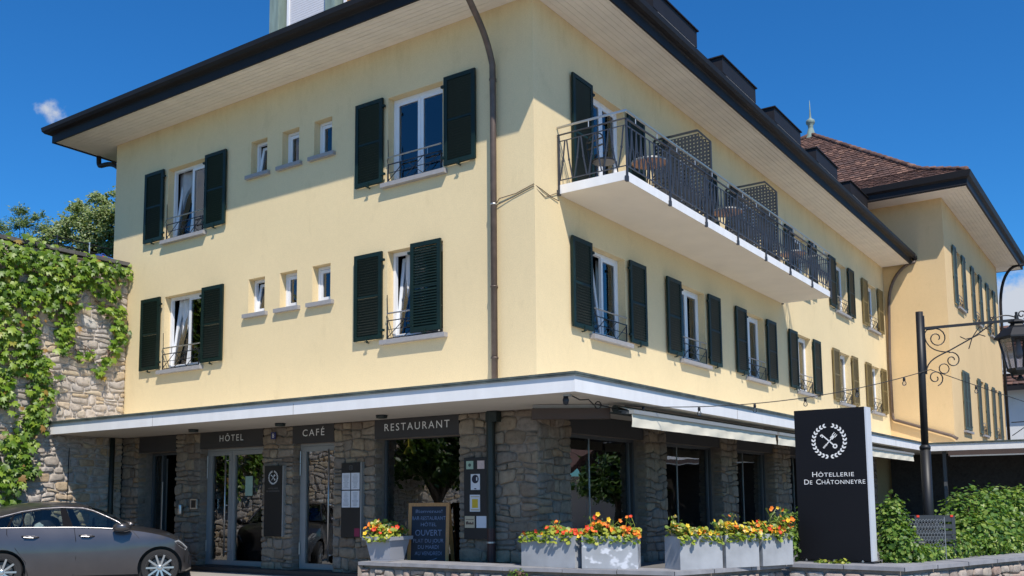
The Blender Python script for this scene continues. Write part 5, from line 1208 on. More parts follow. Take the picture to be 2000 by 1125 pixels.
low_wall(COP, .22, .62, 1); low_wall(RAI, .232, .72, 2)
mb = MB(); mb.prism([(p[0]-LO.x, p[1]-LO.y) for p in ((-2.6, -1.2), (-2.6, -.58), (-2.55, -.58), (-2.55, -1.15))], -.6, .16); build('wall_core', mb, ['mortar'], low)

# ------------------------------------------------------------------ planters and flowers
def blossom(matn):
    mb = MB()
    for k in range(5):
        a = 2*math.pi*k/5; a0, a1 = a-.62, a+.62
        mb.poly([(0, 0, -.25), (.75*math.cos(a0), .75*math.sin(a0), .12), (1.0*math.cos(a), 1.0*math.sin(a), .28), (.75*math.cos(a1), .75*math.sin(a1), .12)])
    mb.lathe([(.001, -.05), (.16, -.02), (.001, .1)], n=5, m=1)
    return mb.mesh('blossom', [matn, 'yellow' if matn != 'yellow' else 'orange'])
BM = {k: blossom(k) for k in ('orange', 'red', 'yellow', 'cream')}
def flowers(loc, rz, w, d, h, nl, nb, colours, lab, tall=(), seed=0, group='flowering plants in the planters'):
    rn = np.random.default_rng(seed); t = thing('flowering_plants', lab, 'flowers', loc, rz, group=group)
    x = rn.uniform(-w/2, w/2, nl); y = rn.uniform(-d/2, d/2, nl)
    ed = rn.random(nl) < .16; y[ed] = -d/2 - rn.random(ed.sum())*.06
    prof = .75+.35*np.sin(x*6+seed)+.2*np.sin(x*13+seed*2)
    z = rn.random(nl)**.7*h*np.clip(prof, .45, 1.3); z[ed] = rn.uniform(-.055, .05, ed.sum())
    P = np.stack([x, y, z], 1); N_ = np.stack([rn.normal(size=nl)*.5+.15, rn.normal(size=nl)*.4-.5, np.full(nl, .75)], 1); T_ = rn.normal(size=(nl, 3))
    tag(put('foliage', leaves_mesh('foliage', P, N_, T_, rn.uniform(.035, .072, nl), 'round', ['nast']), t), kind='stuff')
    mb = MB()
    for i in range(0, nl, 6): mb.tube([(x[i]*.8, y[i]*.7, -.08), (x[i], y[i], z[i])], .0035, 4)
    for (tx, th) in tall:
        for q in range(3): mb.tube([(tx, 0, 0), (tx+rn.normal()*.03, -.03, th*.6), (tx+rn.normal()*.07, -.04+rn.normal()*.03, th)], .004, 4)
    tag(build('stems', mb, ['nast'], t), kind='stuff')
    if tall:
        pp = np.concatenate([np.stack([tx+rn.normal(size=45)*.055, rn.normal(size=45)*.05-.03, rn.random(45)*th], 1) for tx, th in tall])
        tag(put('foliage', leaves_mesh('foliage', pp, rn.normal(size=(len(pp), 3))+[0, -.4, .6], rn.normal(size=(len(pp), 3))+[0, 0, .6], rn.uniform(.03, .06, len(pp)), 'thin', ['hedge']), t), kind='stuff')
    for i in range(nb):
        if tall and i < len(tall)*2: tx, th = tall[i % len(tall)]; p = (tx+rn.normal()*.05, -.04+rn.normal()*.03, th+rn.uniform(-.02, .03))
        else:
            bx = rn.uniform(-w/2-.02, w/2+.02); pr = .75+.35*math.sin(bx*6+seed)+.2*math.sin(bx*13+seed*2); by = rn.uniform(-d/2-.07, d/2*.4); p = (bx, by, h*max(.4, min(1.25, pr))*rn.uniform(.35, 1.1))
        c = colours[int(rn.integers(len(colours)))]
        o = put('blossom', BM[c], t, p, (R(55)+rn.normal()*.45, rn.normal()*.3, rn.normal()*.6+.35)); s = rn.uniform(.024, .044); o.scale = (s, s, s)
    return t
def planter(a, b, dpt, lab, H=.435, z=.222, mt='zinc'):
    a, b = Vector(a), Vector(b); dv = b-a; L = dv.length; ang = math.atan2(dv.y, dv.x); nrm = Vector((-dv.y, dv.x)).normalized(); c = (a+b)/2+nrm*dpt/2
    t = thing('planter', lab, 'planter', (c.x, c.y, z), ang, group='grey box planters on the wall')
    mb = MB(); w, d, k = L/2, dpt/2, .025
    mb.box(-w, -d, 0, w, -d+k, H); mb.box(-w, d-k, 0, w, d, H); mb.box(-w, -d+k, 0, -w+k, d-k, H); mb.box(w-k, -d+k, 0, w, d-k, H); mb.box(-w+k, -d+k, .01, w-k, d-k, .03)
    o = build('box', mb, [mt], t); mb = MB(); mb.box(-w+k+.003, -d+k+.003, .03, w-k-.003, d-k-.003, H-.05); build('soil', mb, ['soil'], t)
    return (c.x, c.y, z+H-.03), ang, L, dpt
PL = [((.26, -.86), (1.19, -.93), .36, 'long grey box planter at the left end of the row'), ((1.31, -.95), (2.02, -.68), .36, 'grey box planter second from the left with white blotches'), ((2.60, -.60), (2.95, -.02), .36, 'grey box planter with its corner to the street after the gap'),
      ((2.98, .03), (3.26, .52), .34, 'grey box planter in the middle of the right-hand three'), ((3.29, .58), (3.54, 1.10), .32, 'grey box planter nearest the black pylon sign')]
FL = [(dict(nl=620, nb=58, colours=['orange', 'red', 'yellow', 'red'], h=.12, seed=1, tall=((.05, .22),)), 'red and orange nasturtiums in the left end planter'),
      (dict(nl=600, nb=84, colours=['orange', 'orange', 'red', 'yellow'], h=.17, seed=2, tall=((-.22, .30), (.05, .24), (.26, .28))), 'orange nasturtiums and marigolds in the blotched planter'),
      (dict(nl=500, nb=70, colours=['yellow', 'cream', 'yellow', 'orange'], h=.16, seed=3, tall=((-.28, .28),)), 'mixed yellow flowers in the planter after the gap'),
      (dict(nl=500, nb=104, colours=['yellow', 'yellow', 'cream', 'orange'], h=.24, seed=4, tall=((-.1, .30),)), 'dense yellow flowers in the middle right-hand planter'),
      (dict(nl=500, nb=80, colours=['orange', 'red', 'orange', 'yellow'], h=.26, seed=5, tall=((.0, .38), (.15, .36))), 'tall orange nasturtiums in the planter by the pylon sign')]
for (a, b, dp_, lab), (kw, fl) in zip(PL, FL):
    loc, ang, L, d_ = planter(a, b, dp_, lab, mt='zinc_blotched' if 'blotches' in lab else 'zinc'); flowers(loc, ang, L+.02, d_-.04, lab=fl, **kw)
t = thing('plastic_pot', 'square tapered grey plastic pot beside the blackboard', 'pot', (-2.34, -.80, .222), R(4))
mb = MB(); H = .38
def sq(r, z): return [(-r, -r, z), (r, -r, z), (r, r, z), (-r, r, z)]
rows = [sq(.185, .0), sq(.185, .012), sq(.19, .03), sq(.245, H-.06), sq(.25, H-.055)]
mb.grid([r for r in rows], closed=True); mb.poly(sq(.185, .012)); build('body', mb, ['plastic_pot'], t)
mb = MB(); mb.grid([sq(.25, H-.06), sq(.285, H-.055), sq(.29, H), sq(.255, H), sq(.245, H-.04)], closed=True); build('rim', mb, ['plastic_pot'], t)
for sx, sy in ((-1,-1),(1,-1),(1,1),(-1,1)): mb = MB(); mb.box(sx*.185-.03*sx-.03, sy*.185-.03*sy-.03, -.0, sx*.185-.03*sx+.03, sy*.185-.03*sy+.03, .011); 
mb = MB(); mb.poly(sq(.24, H-.05)); build('soil', mb, ['soil'], t)
flowers((-2.34, -.80, .222+H-.03), R(4), .5, .5, .22, 430, 60, ['orange', 'orange', 'yellow', 'red', 'cream'], 'orange and yellow nasturtiums spilling from the plastic pot', seed=8)

# blackboard -----------------------------------------------------------------
t = thing('chalkboard', 'wooden framed A-board with chalk lettering behind the low wall', 'chalkboard', (-1.93, -.30, 0.0), R(26))
mb = MB(); W, H = .34, 1.12
def lean(v, s=1): return (v[0], v[1]+s*v[2]*.10, v[2])
frame_rect(mb, -W, W, 0.02, H, -.018, .018, .055); mb.v = [lean(v) for v in mb.v]; build('frame', mb, ['wood'], t)
mb = MB(); mb.box(-W+.055, -.006, .16, W-.055, .006, H-.055); mb.v = [lean(v) for v in mb.v]; build('board', mb, ['board'], t)
for sx in (-1, 1): mb = MB(); mb.box(sx*(W-.03)-.03, .0, 0.0, sx*(W-.03)+.03, .03, H-.02); mb.v = [(v[0]+(-.06*(1-v[2]/H) if sx < 0 else .02*(1-v[2]/H)), v[1]+.13+(.30*(1-v[2]/H)), v[2]) for v in mb.v]; build('back_leg', mb, ['wood'], t)
for body, hgt, z, w in (('Bienvenue!', .052, .96, .44), ('BAR-RESTAURANT', .06, .845, .55), ('HÔTEL', .058, .745, .26), ('OUVERT', .095, .595, .44), ('PLAT DU JOUR', .06, .485, .50), ('DU MARDI', .06, .385, .34), ('AU VENDREDI', .06, .285, .44)):
    text('lettering', body, hgt, 0, z, z*.10-.0075, 'chalk', t, width=w, rot=(-math.atan(.10), 0, 0))
mb = MB(); mb.tube([(.0, 0, .2), (.05, 0, .205), (.11, 0, .225), (.15, 0, .24)], .006, 4); mb.v = [(v[0], v[1]+v[2]*.1-.008, v[2]) for v in mb.v]; build('chalk_line', mb, ['chalk'], t)

# ------------------------------------------------------------------ pylon sign
t = thing('pylon_sign', 'tall black pylon sign with white wreath emblem and hotel name', 'sign', (3.975, 1.60, .232), R(-3))
mb = MB(); PW, PH, PT = .508, 2.19, .20
mb.box(-PW, -.02, .03, PW-.0, .0, PH); build('panel', mb, ['pylon'], t)
mb = MB(); mb.box(-PW, .001, .03, PW+.0, PT, PH-.004); mb.box(PW+.001, -.018, .03, PW+.022, PT, PH-.002); build('body', mb, ['pylon_side'], t)
mb = MB(); mb.box(-PW-.02, -.06, .0, PW+.05, PT+.03, .018); build('base_plate', mb, ['iron'], t)
for x in (-.40, .0, .40): mb = MB(); mb.lathe([(.018, 0.018), (.018, .03), (.009, .031), (.009, .045)], (x, -.045, 0), 6); build('bolt', mb, ['steel'], t)
mb = MB(); emblem(mb, -.005, 1.725, .225, -.0225); build('emblem', mb, ['letter'], t)
def smallcaps(parts, z, cx, total):
    # first letters larger than the rest
    x = 0; lay = []
    for s_, h in parts:
        if s_ == ' ': x += h*.9; continue
        me = text_mesh(s_, h, None, 1.1, align='LEFT'); xs_ = [v.co.x for v in me.vertices]
        for v in me.vertices: v.co.x = (v.co.x-min(xs_))*1.28
        w = (max(xs_)-min(xs_))*1.28; lay.append((me, x)); x += w+h*.22
    k = total/(x-.01)
    for me, px in lay:
        for v in me.vertices: v.co.x = (v.co.x+px)*k-total/2
        me.materials.append(M['letter']); put('lettering', me, t, (cx, -.0215, z))
smallcaps([('H', .073), ('ÔTELLERIE', .058)], 1.215, .03, .60)
smallcaps([('D', .073), ('E', .058), (' ', .06), ('C', .073), ('HÂTONNEYRE', .058)], 1.108, .045, .875)

# ------------------------------------------------------------------ street lamp
lamp = thing('street_lamp', 'black street lamp with scrolled arm and hanging lantern', 'street lamp', (4.74, 4.21, -.08)); lamp.scale = (1.069,)*3
mb = MB(); mb.tube([(0, 0, 0), (0, 0, 1.86)], .075, 14); mb.tube([(0, 0, 1.86), (0, 0, 1.90), (0, 0, 1.93)], [.08, .08, .055], 14); mb.tube([(0, 0, 1.9), (.03, -.05, 3.96)], .053, 14); build('pole', mb, ['black'], lamp, True)
av = Vector((1.0, .66, 0)).normalized()
def lp(s, z, off=0.0): return (.03+av.x*s, -.045+av.y*s, z)
mb = MB(); mb.bar(lp(.02, 3.70), lp(1.50, 3.82), .028, .04); mb.bar(lp(.06, 3.0), lp(.06, 3.9), .03, .02); build('arm', mb, ['black'], lamp)
mb = MB()
def sp(c, r0, turns, a0, sgn=1, n=20): return [lp(c[0]+r0*(1-.75*i/n)*math.cos(a0+sgn*i/n*turns*6.283), c[1]+r0*(1-.75*i/n)*math.sin(a0+sgn*i/n*turns*6.283)) for i in range(n+1)]
mb.tube(bez(lp(.06, 3.62), lp(.06, 3.42), lp(.2, 3.33), lp(.43, 3.335), 10), .009, 6); mb.tube([lp(.06, 3.62), lp(.10, 3.68), lp(.2, 3.69)]+sp((.24, 3.55), .15, 1.35, 1.57, -1), .009, 6)
mb.tube(bez(lp(.06, 3.02), lp(.07, 3.22), lp(.25, 3.27), lp(.45, 3.37), 8)+[lp(.8, 3.56), lp(1.12, 3.78)], .010, 6)
mb.tube(sp((.46, 3.21), .125, 1.3, 1.9, -1), .009, 6); mb.tube(sp((.19, 2.94), .125, 1.3, -1.3, 1), .009, 6); mb.tube(sp((.33, 3.08), .08, 1.0, 0, 1, 14)[:1]+[lp(.33+.075*math.cos(a), 3.08+.075*math.sin(a)) for a in np.linspace(0, 6.28, 14)], .008, 6)
for d_ in ((.12, .17, .02), (-.18, .02, -.03), (.2, .02, .04), (-.06, -.17, -.02)): mb.tube([lp(.78, 3.55), lp(.78+d_[0]*.55, 3.55+d_[1]*.45+d_[2]), lp(.78+d_[0], 3.55+d_[1])], .008, 5)
mb.tube(sp((1.02, 3.72), .07, .8, 1.2, -1), .008, 5)
mb.tube([lp(1.08, 3.80), lp(1.12, 3.86)]+[lp(1.12+.38*f, 3.84+.05*math.sin(f*3.14)) for f in np.linspace(.1, 1, 8)], .010, 6); mb.tube(sp((1.55, 3.90), .075, 1.2, -1.2, 1), .010, 6); mb.tube(sp((1.09, 3.84), .03, .8, 0, 1, 10), .008, 5)
build('scrollwork', mb, ['black'], lamp)
lt = thing('lantern', 'black hanging lantern with pale glass sides at the right picture edge', 'lantern', tuple(Vector(lp(1.47, 2.92))*1.069+Vector((4.74, 4.21, -.08))), R(20)); lt.scale = (1.069,)*3
mb = MB(); mb.lathe([(.30, .60), (.335, .605), (.335, .63), (.20, .76), (.12, .80), (.09, .84), (.13, .86), (.10, .89), (.03, .91), (.03, .97)], n=6); mb.tube([(0, 0, .95), (0, 0, 1.02)], .018, 8); build('roof', mb, ['black'], lt)
mb = MB()
for k in range(6):
    a = 2*math.pi*k/6; mb.bar((.27*math.cos(a), .27*math.sin(a), .60), (.17*math.cos(a), .17*math.sin(a), .14), .022, .022)
mb.lathe([(.10, .06), (.185, .11), (.185, .15), (.15, .15)], n=6); mb.tube(bez((.12, 0, .1), (.14, 0, .0), (.05, 0, -.02), (.02, 0, -.02), 5), .014, 6); mb.tube(bez((-.12, 0, .1), (-.14, 0, .0), (-.05, 0, -.02), (-.02, 0, -.02), 5), .014, 6); mb.lathe([(.03, -.03), (.045, .0), (.02, .05)], n=8)
build('cage', mb, ['black'], lt)
for k in range(6):
    a, b = 2*math.pi*k/6, 2*math.pi*(k+1)/6; mb = MB(); mb.quad((.262*math.cos(a), .262*math.sin(a), .6), (.262*math.cos(b), .262*math.sin(b), .6), (.166*math.cos(b), .166*math.sin(b), .14), (.166*math.cos(a), .166*math.sin(a), .14)); build('pane', mb, ['lamp_glass'], lt)
mb = MB(); mb.lathe([(.03, .3), (.055, .36), (.055, .42), (.035, .52), (.03, .6)], n=10); build('lamp_bulb', mb, ['lens'], lt, True)
mb = MB(); mb.tube([(0, 0, .6), (0, 0, 1.02)], .02, 8); build('hanger', mb, ['black'], lt)

# string lights
def sag(a, b, s, n=26): 
    a, b = Vector(a), Vector(b); return [a.lerp(b, i/n) - Vector((0, 0, s*4*(i/n)*(1-i/n))) for i in range(n+1)]
def string_lights(lab, a, b, s, fr):
    t = thing('string_lights', lab, 'string lights', a, group='strings of bulbs'); pts = sag(a, b, s); A = Vector(a); mb = MB(); mb.tube([p-A for p in pts], .007, 5); build('cable', mb, ['black'], t)
    for f in fr:
        p = Vector(a).lerp(Vector(b), f)-Vector((0, 0, s*4*f*(1-f)))-A
        mb = MB(); mb.lathe([(.010, .0), (.020, -.01), (.022, -.055), (.016, -.06)], p, 10); sk = build('socket', mb, ['black'], t, True)
        mb = MB(); mb.lathe([(.014, -.058), (.030, -.085), (.034, -.105), (.026, -.130), (.003, -.140)], p, 12); build('bulb', mb, ['bulb_glass'], t, True)
string_lights('string of clear bulbs from the canopy corner to the street lamp', (1.42, .18, 2.52), (4.88, 4.23, 3.20), .21, (.055, .225, .40, .565, .74, .905))
string_lights('string of clear bulbs from the street lamp down to the far canopy', (4.88, 4.23, 3.20), (8.6, 19.8, 2.42), .12, (.11, .27, .42, .58, .80, .93))

# ------------------------------------------------------------------ hedge, ivy ground cover, crates
def hedge(name, lab, cat, boxes, n, size, shape, matn, seed, stuff=True):
    rn = np.random.default_rng(seed); o0 = np.array(boxes[0][0]); t = thing(name, lab, cat, (o0[0], o0[1], 0)); base = np.array([o0[0], o0[1], 0]); P, N_, = [], []
    vol = [max(.02, b[3]*b[4]*(b[2])) for b in boxes]; mb = MB()
    for b, v in zip(boxes, vol):
        (c0, c1, h, rx, ry) = b; k = int(n*v/sum(vol))
        f = rn.random(k); c0, c1 = np.array(c0), np.array(c1); cc = c0[None]*(1-f[:, None])+c1[None]*f[:, None]
        d = unit_r(rn, k); rad = .72+.34*rn.random(k)**.6
        lump = 1+.13*np.sin(f*17+seed)+.10*np.sin(f*37+d[:, 2]*5)
        off = d*np.stack([np.full(k, rx), np.full(k, ry), np.full(k, h/2)], 1)*(rad*lump)[:, None]
        pp = np.stack([cc[:, 0]+off[:, 0], cc[:, 1]+off[:, 1], cc[:, 2]+h/2+off[:, 2]], 1); P.append(pp); N_.append(d*.8+np.array([.1, -.1, .5])+rn.normal(size=(k, 3))*.45)
        for q in range(6): a = c0+(c1-c0)*rn.random(); mb.tube([a-base, a-base+np.array([rn.normal()*.03, rn.normal()*.03, h*.4]), a-base+np.array([rn.normal()*.05, rn.normal()*.05, h*.75])], [.02, .012, .004], 5)
    P = np.concatenate(P)-base; N_ = np.concatenate(N_); keep = P[:, 2] > .02; P, N_ = P[keep], N_[keep]; n_ = len(P)
    T_ = np.stack([rn.normal(size=n_)*.6, rn.normal(size=n_)*.6-.2, -np.ones(n_)*.5], 1)
    tag(put('foliage', leaves_mesh('foliage', P, N_, T_, rn.uniform(.7, 1.3, n_)*size, shape, [matn]), t), kind='stuff'); tag(build('stems', mb, ['stem'], t), kind='stuff')
    return t
def unit_r(rn, n): v = rn.normal(size=(n, 3)); return v/np.linalg.norm(v, axis=1, keepdims=True)
hedge('hedge', 'thick leafy green hedge right of the lamp post', 'hedge', [((5.10, 4.55, .05), (5.75, 7.2, .05), 1.20, .42, .50), ((5.8, 6.6, .1), (7.3, 11.5, .1), 1.30, .50, .6), ((5.3, 4.2, .1), (5.6, 5.6, .1), .75, .36, .4)], 11500, .078, 'oval', 'hedge', 3)
hedge('ivy_bush', 'pale variegated ivy bush just right of the pylon sign', 'bush', [((4.60, 2.20, .15), (4.66, 2.35, .15), .98, .20, .28), ((4.66, 1.95, .18), (4.85, 2.2, .18), .58, .20, .26)], 2300, .062, 'oval', 'hedge', 4)
hedge('ground_ivy', 'low ivy creeping along the coping edge right of pylon', 'ivy', [((4.70, 1.95, .20), (5.15, 3.3, .20), .24, .20, .22), ((5.1, 3.1, .2), (5.85, 5.4, .22), .36, .20, .26)], 2900, .062, 'oval', 'hedge', 5)
hedge('trailing_ivy', 'small yellow ivy sprig spilling over the coping below the pylon sign', 'ivy', [((3.80, 1.36, .235), (4.2, 1.34, .235), .05, .08, .05)], 90, .055, 'oval', 'nast', 6)
hedge('wall_fern', 'tiny green weed growing from the low wall joint', 'weed', [((.30, -1.16, .10), (.50, -1.16, .10), .10, .07, .05)], 60, .04, 'oval', 'hedge', 7)
hedge('terrace_shrub', 'dark leafy shrub behind the flower planters beside the pylon', 'shrub', [((3.1, 3.2, 0), (3.5, 3.0, 0), 1.0, .35, .35)], 1500, .075, 'oval', 'hedge', 8)
hedge('climbing_shrub', 'leafy vine climbing right behind the last flower planter', 'shrub', [((3.30, 1.55, .3), (3.32, 1.65, .3), .66, .15, .18)], 460, .058, 'oval', 'hedge', 12)
def crate(loc, rz, lab, w=.60, d=.42, h=.28, lid=False):
    t = thing('crate', lab, 'crate', loc, rz, group='stacked dark crates on the terrace'); mb = MB(); k = .02
    for z0, z1 in ((0, .05), (.09, .15), (.19, h)):
        mb.box(-w/2, -d/2, z0, w/2, -d/2+k, z1); mb.box(-w/2, d/2-k, z0, w/2, d/2, z1); mb.box(-w/2, -d/2+k, z0, -w/2+k, d/2-k, z1); mb.box(w/2-k, -d/2+k, z0, w/2, d/2-k, z1)
    for x in (-w/2, 0, w/2-.05): mb.box(x, -d/2-.004, 0, x+.05, -d/2+.001, h)
    mb.box(-w/2+k, -d/2+k, .0, w/2-k, d/2-k, .012); build('body', mb, ['bin'], t)
    for sx in (-1, 1): mb = MB(); mb.box(sx*(w/2-.05)-.02, -d/2-.010, h-.022, sx*(w/2-.05)+.02, -d/2+.03, h+.008); build('clip', mb, ['red' if lid else 'bin'], t)
for k in range(3): crate((4.93, 3.22, .002+k*.292), R(34), ['dark plastic crate at the bottom of the stack by the lamp pole', 'dark plastic crate in the middle of the stack by the lamp pole', 'dark plastic crate topmost of its stack with orange clips'][k], lid=k == 2)
t = thing('wire_mesh', 'galvanised chicken wire panel in front of the dark crates', 'wire mesh', (4.98, 2.70, 0), R(34))
mb = MB(); p = .044; W, H0, H1 = .58, .05, .83
nx, nz_ = int(W/p), int((H1-H0)/(p*1.1))
for i in range(nx):
    for k in range(nz_):
        x0, z0 = -W/2+i*p+(p/2 if k % 2 else 0), H0+k*p*1.1; w = .0036
        mb.bar((x0, 0, z0), (x0, 0, z0+p*.55), w, w); mb.bar((x0, 0, z0+p*.55), (x0+p/2, .006*math.sin(i), z0+p*1.1), w, w); mb.bar((x0, 0, z0+p*.55), (x0-p/2, .006, z0+p*1.1), w, w)
tag(build('mesh', mb, ['wire'], t), kind='stuff')
for x in (-W/2, W/2): mb = MB(); mb.tube([(x, .02, 0), (x, .02, .85)], .007, 6); build('stake', mb, ['wire'], t)

# ------------------------------------------------------------------ parked car
hd = Vector((.5821, .8131, 0)); lf_ = Vector((-.8131, .5821, 0)); HW = .89
base = Vector((-8.303, -3.78, -.30)) + lf_*(HW-.02)
car = thing('parked_car', 'dark grey estate car parked nose-in before the hotel entrance', 'car', base, math.atan2(hd.y, hd.x))
def interp(x, tab):
    for (a, va), (b, vb) in zip(tab, tab[1:]):
        if x <= b: return va+(vb-va)*max(0, min(1, (x-a)/(b-a)))
    return tab[-1][1]
belt = [(-.98, .84), (-.9, .93), (-.6, 1.03), (0, 1.055), (1.0, 1.05), (1.75, 1.0), (2.0, .985), (2.2, .955), (2.45, .905), (2.65, .84), (2.8, .775), (2.92, .68), (2.99, .56), (3.03, .46)]
plan = [(-.98, .70), (-.9, .80), (-.7, .88), (-.3, .97), (0, 1.0), (2.2, 1.0), (2.5, .985), (2.7, .945), (2.85, .87), (2.95, .76), (3.03, .58)]
bot = [(-.98, .42), (-.85, .28), (-.6, .20), (2.6, .19), (2.85, .20), (3.03, .26)]
hood = [(-.98, 0), (1.7, 0.0), (1.9, .05), (2.2, .07), (2.6, .075), (2.85, .05), (3.03, .01)]
def yside(z, x=1.0):
    k = interp(x, plan); zb_ = interp(x, belt)
    prof_ = [(.15, .80), (.24, .865), (.40, .885), (.62, .89), (.80, .885), (.86, .868), (.95, .845), (1.06, .815)]
    return interp(z, prof_)*k
stations = [-.98, -.93, -.85, -.7, -.5, -.25, 0, .3, .6, .9, 1.2, 1.5, 1.75, 1.9, 2.05, 2.2, 2.35, 2.5, 2.62, 2.74, 2.84, 2.91, 2.96, 3.0, 3.03]
rows = []
for x in stations:
    zb_, z0 = interp(x, belt), interp(x, bot); zz = [z0, z0+.03, z0+(zb_-z0)*.22, z0+(zb_-z0)*.45, z0+(zb_-z0)*.65, z0+(zb_-z0)*.80, z0+(zb_-z0)*.92, zb_]
    right = [(x, -yside(max(z, .15), x)*(1 if i else .93), z) for i, z in enumerate(zz)]; yb_ = yside(zb_, x); hc = interp(x, hood)
    topp = [(x, -yb_*.86, zb_+hc*.35+.004), (x, -yb_*.5, zb_+hc*.85), (x, 0, zb_+hc), (x, yb_*.5, zb_+hc*.85), (x, yb_*.86, zb_+hc*.35+.004)]
    left = [(p[0], -p[1], p[2]) for p in reversed(right)]
    rows.append(right+topp+left+[(x, .4, z0), (x, -.4, z0)])
mb = MB(); mb.grid(rows, closed=True); mb.poly(rows[0]); mb.poly(list(reversed(rows[-1])))
tmp = build('body_tmp', mb, ['car', 'black'])
# wheel arches are cut out of the body
cut = MB()
for x in (0.0, 2.50):
    cut.lathe([(.372, -1.2), (.372, 1.2)], (x, 0, .325), 28, 1, axis='y')
co_ = build('cutter_tmp', cut, ['car', 'black'])
bo = tmp.modifiers.new('cut', 'BOOLEAN'); bo.object = co_; bo.operation = 'DIFFERENCE'; bo.solver = 'EXACT'
dg = bpy.context.evaluated_depsgraph_get(); dg.update(); bm_ = bpy.data.meshes.new_from_object(tmp.evaluated_get(dg)); bm_.name = 'body'
bpy.data.objects.remove(tmp); bpy.data.objects.remove(co_)
o = put('body', bm_, car); smooth_angle(o, 28)
mb = MB(); mb.box(-.5, -.72, .16, 2.7, .72, .42)
for x in (0, 2.5): mb.box(x-.4, -.6, .2, x+.4, .6, .72)
build('underbody', mb, ['black'], car)
# greenhouse
rail = [(-.85, 1.02), (-.5, 1.16), (-.05, 1.263), (.25, 1.345), (.56, 1.393), (.88, 1.408), (1.2, 1.394), (1.37, 1.348), (1.53, 1.275), (1.70, 1.193), (1.84, 1.115), (1.98, 1.03)]
roofc = [(-.9, 1.04), (-.7, 1.23), (-.35, 1.39), (-.1, 1.43), (.2, 1.482), (.53, 1.497), (.85, 1.492), (1.05, 1.475), (1.28, 1.427), (1.45, 1.348), (1.6, 1.255), (1.75, 1.165), (1.9, 1.09), (2.0, 1.04)]
def yrail(z): return .815-(z-1.02)*.50
def rrow(x, f=1.0):
    zr, zc = interp(x, rail), interp(x, roofc); yr = yrail(zr); return [(x, yr*s, zr+(zc-zr)*(1-abs(s)**2.2)) for s in (-1, -.92, -.75, -.5, -.25, 0, .25, .5, .75, .92, 1)]
mb = MB(); sr = [-.85, -.7, -.5, -.35, -.2, -.05, .1, .25, .4, .56, .72, .88, 1.04, 1.2, 1.28]; mb.grid([rrow(x) for x in sr]); g2 = [[(p[0], p[1]*.985, p[2]-.035) for p in rrow(x)] for x in sr]; mb.grid(g2)
for e in (0, -1): mb.grid([rrow(sr[e]), g2[e]])
o = build('roof', mb, ['car'], car); smooth_angle(o, 40)
mb = MB(); mb.grid([rrow(x) for x in (1.28, 1.37, 1.45, 1.53, 1.6, 1.7, 1.84, 1.97)]); build('windscreen', mb, ['car_glass'], car, True)
bl = [(-.62, 1.06), (-.05, 1.062), (.31, 1.062), (.91, 1.058), (1.09, 1.055), (1.77, 1.02), (1.95, 1.01)]
